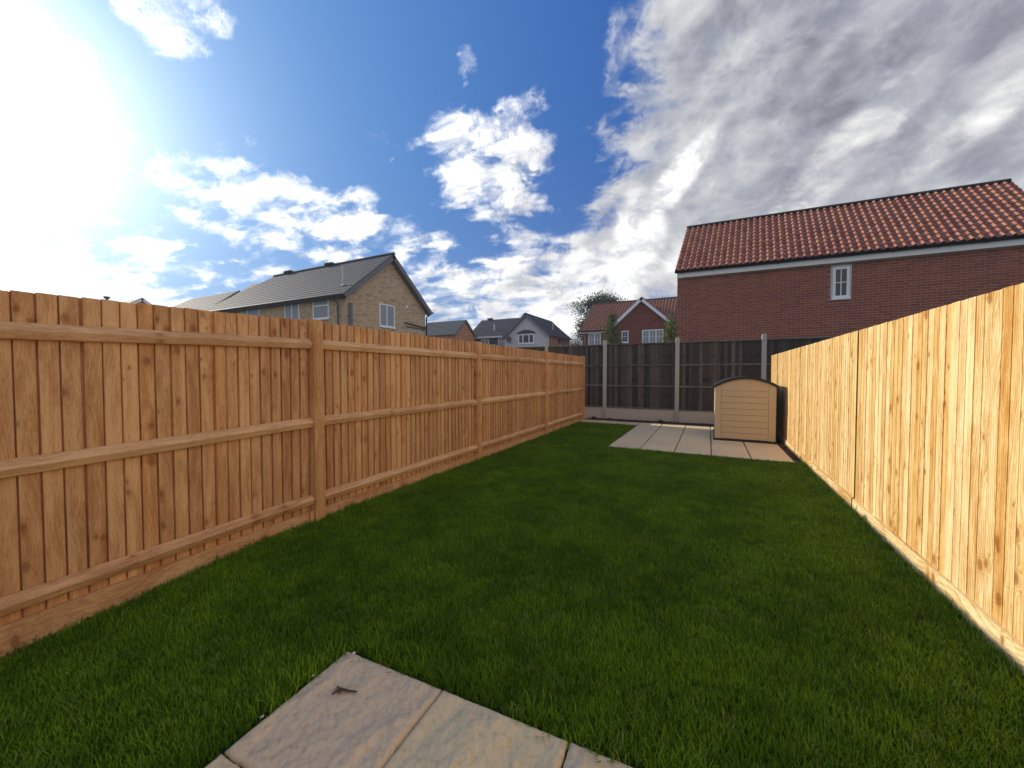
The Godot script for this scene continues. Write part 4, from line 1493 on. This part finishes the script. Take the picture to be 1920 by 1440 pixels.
func small_things() -> void:
	var rg := RandomNumberGenerator.new()
	rg.seed = 55
	# broken stick on the near slab
	var st := begin()
	tube(st, [Vector3(0, 0.008, 0), Vector3(0.035, 0.010, 0.004), Vector3(0.07, 0.008, -0.003)], [0.0065, 0.006, 0.004], 6)
	tube(st, [Vector3(0.0, 0.008, 0), Vector3(-0.022, 0.008, 0.014), Vector3(-0.032, 0.005, 0.03)], [0.006, 0.005, 0.003], 5)
	tube(st, [Vector3(-0.004, 0.010, 0.002), Vector3(-0.03, 0.012, -0.005)], [0.005, 0.002], 5)
	for k in 14:
		var a := rg.randf() * TAU
		tube(st, [Vector3(-0.015, 0.006, 0.005), Vector3(-0.02 + cos(a) * 0.025, rg.randf_range(0.003, 0.012), 0.008 + sin(a) * 0.025)], [0.0018, 0.0008], 4)
	var o := part("stick", st.commit(), mat(Color(0.12, 0.08, 0.05), 0.9), self, Transform3D(Basis(Vector3.UP, 0.25), Vector3(-1.455, 0.016, -1.16)))
	o.set_meta("label", "broken brown stick with frayed end lying on the near paving slab")
	o.set_meta("category", "stick")
	var ps := SphereMesh.new()
	ps.radius = 0.008
	ps.height = 0.011
	ps.radial_segments = 8
	ps.rings = 4
	for p in [[Vector3(-1.60, 0.02, -1.345), 1.0, "pale pebble on the corner of the near paving"], [Vector3(-1.662, 0.012, -1.16), 0.7, "tiny pale pebble in the turf edge left of the stick"], [Vector3(-1.650, 0.012, -0.92), 0.8, "tiny pale pebble in the turf edge nearest the camera"]]:
		var pb := part("pebble", ps, M.white, self, Transform3D(Basis.from_scale(Vector3(p[1], p[1] * 0.8, p[1] * 1.2)), p[0]))
		pb.name = numbered("pebble")
		pb.set_meta("label", p[2])
		pb.set_meta("category", "pebble")
		pb.set_meta("group", "pebbles along the near paving")
	# unseen low screen added in the next garden: it stops the sun from reaching the left part of the rear paving
	st = begin()
	bar(st, Vector3(-3.85, 0, -12.26), Vector3(-3.80, 0.95, -11.2))
	o = part("added_sun_screen", st.commit(), M.left[1], self)
	o.set_meta("label", "unseen low timber screen added in the next garden to block sun, just past the far end of the left fence")
	o.set_meta("category", "sun_blocker")
	# weeds at the foot of the dark fence
	var spots := [[Vector3(-3.25, 0.0, -12.05), 0.17, "low green weed in the corner where the left fence meets the concrete board"], [Vector3(-2.75, 0.0, -12.12), 0.10, "tiny green weed at the foot of the leftmost concrete post"], [Vector3(-1.28, 0.0, -12.1), 0.16, "dark spiky weed against the concrete board between the two middle posts"], [Vector3(-1.0, 0.0, -12.12), 0.09, "small brown weed left of the middle concrete post"]]
	for s in spots:
		st = begin()
		for k in 26:
			var a := rg.randf() * TAU
			var l: float = s[1] * rg.randf_range(0.5, 1.0)
			var up := rg.randf_range(0.2, 0.9)
			var d := Vector3(cos(a), up, absf(sin(a)) * 0.6 + 0.05).normalized() * l
			var side := Vector3(-sin(a), 0, cos(a)) * l * 0.10
			quad(st, Vector3.ZERO, d * 0.5 + side, d, d * 0.5 - side, Vector3.UP)
		var w := part("weed", st.commit(), mat(Color(0.045, 0.075, 0.025), 0.7), self, Transform3D(Basis.IDENTITY, s[0]))
		w.name = numbered("weed")
		w.set_meta("label", s[2])
		w.set_meta("category", "weed")
		w.set_meta("group", "weeds along the dark fence")
	# fallen leaves and chippings along the dark fence
	st = begin()
	quad(st, Vector3(-0.5, 0, -0.3), Vector3(0.5, 0.15, -0.4), Vector3(0.4, 0.05, 0.5), Vector3(-0.4, 0.2, 0.4), Vector3.UP)
	var places := []
	var tint := []
	for k in 1500:
		var p := Vector3(rg.randf_range(-2.9, 1.25), 0.006 + rg.randf() * 0.012, -12.2 + pow(rg.randf(), 1.5) * 0.5)
		if k > 1300: p = Vector3(rg.randf_range(1.26, 1.35), 0.008, rg.randf_range(-11.5, -7.6))
		places.append(Transform3D(Basis.from_euler(Vector3(rg.randf_range(-0.4, 0.4), rg.randf() * TAU, rg.randf_range(-0.4, 0.4))).scaled(Vector3.ONE * rg.randf_range(0.015, 0.045)), p))
		tint.append(Color(0.16, 0.075, 0.05).lerp(Color(0.26, 0.17, 0.10), rg.randf()).darkened(rg.randf() * 0.5))
	var lit := many("leaf_litter", st.commit(), M.litter, self, places, tint)
	lit.set_meta("label", "reddish brown leaf litter and chippings along the dark fence")
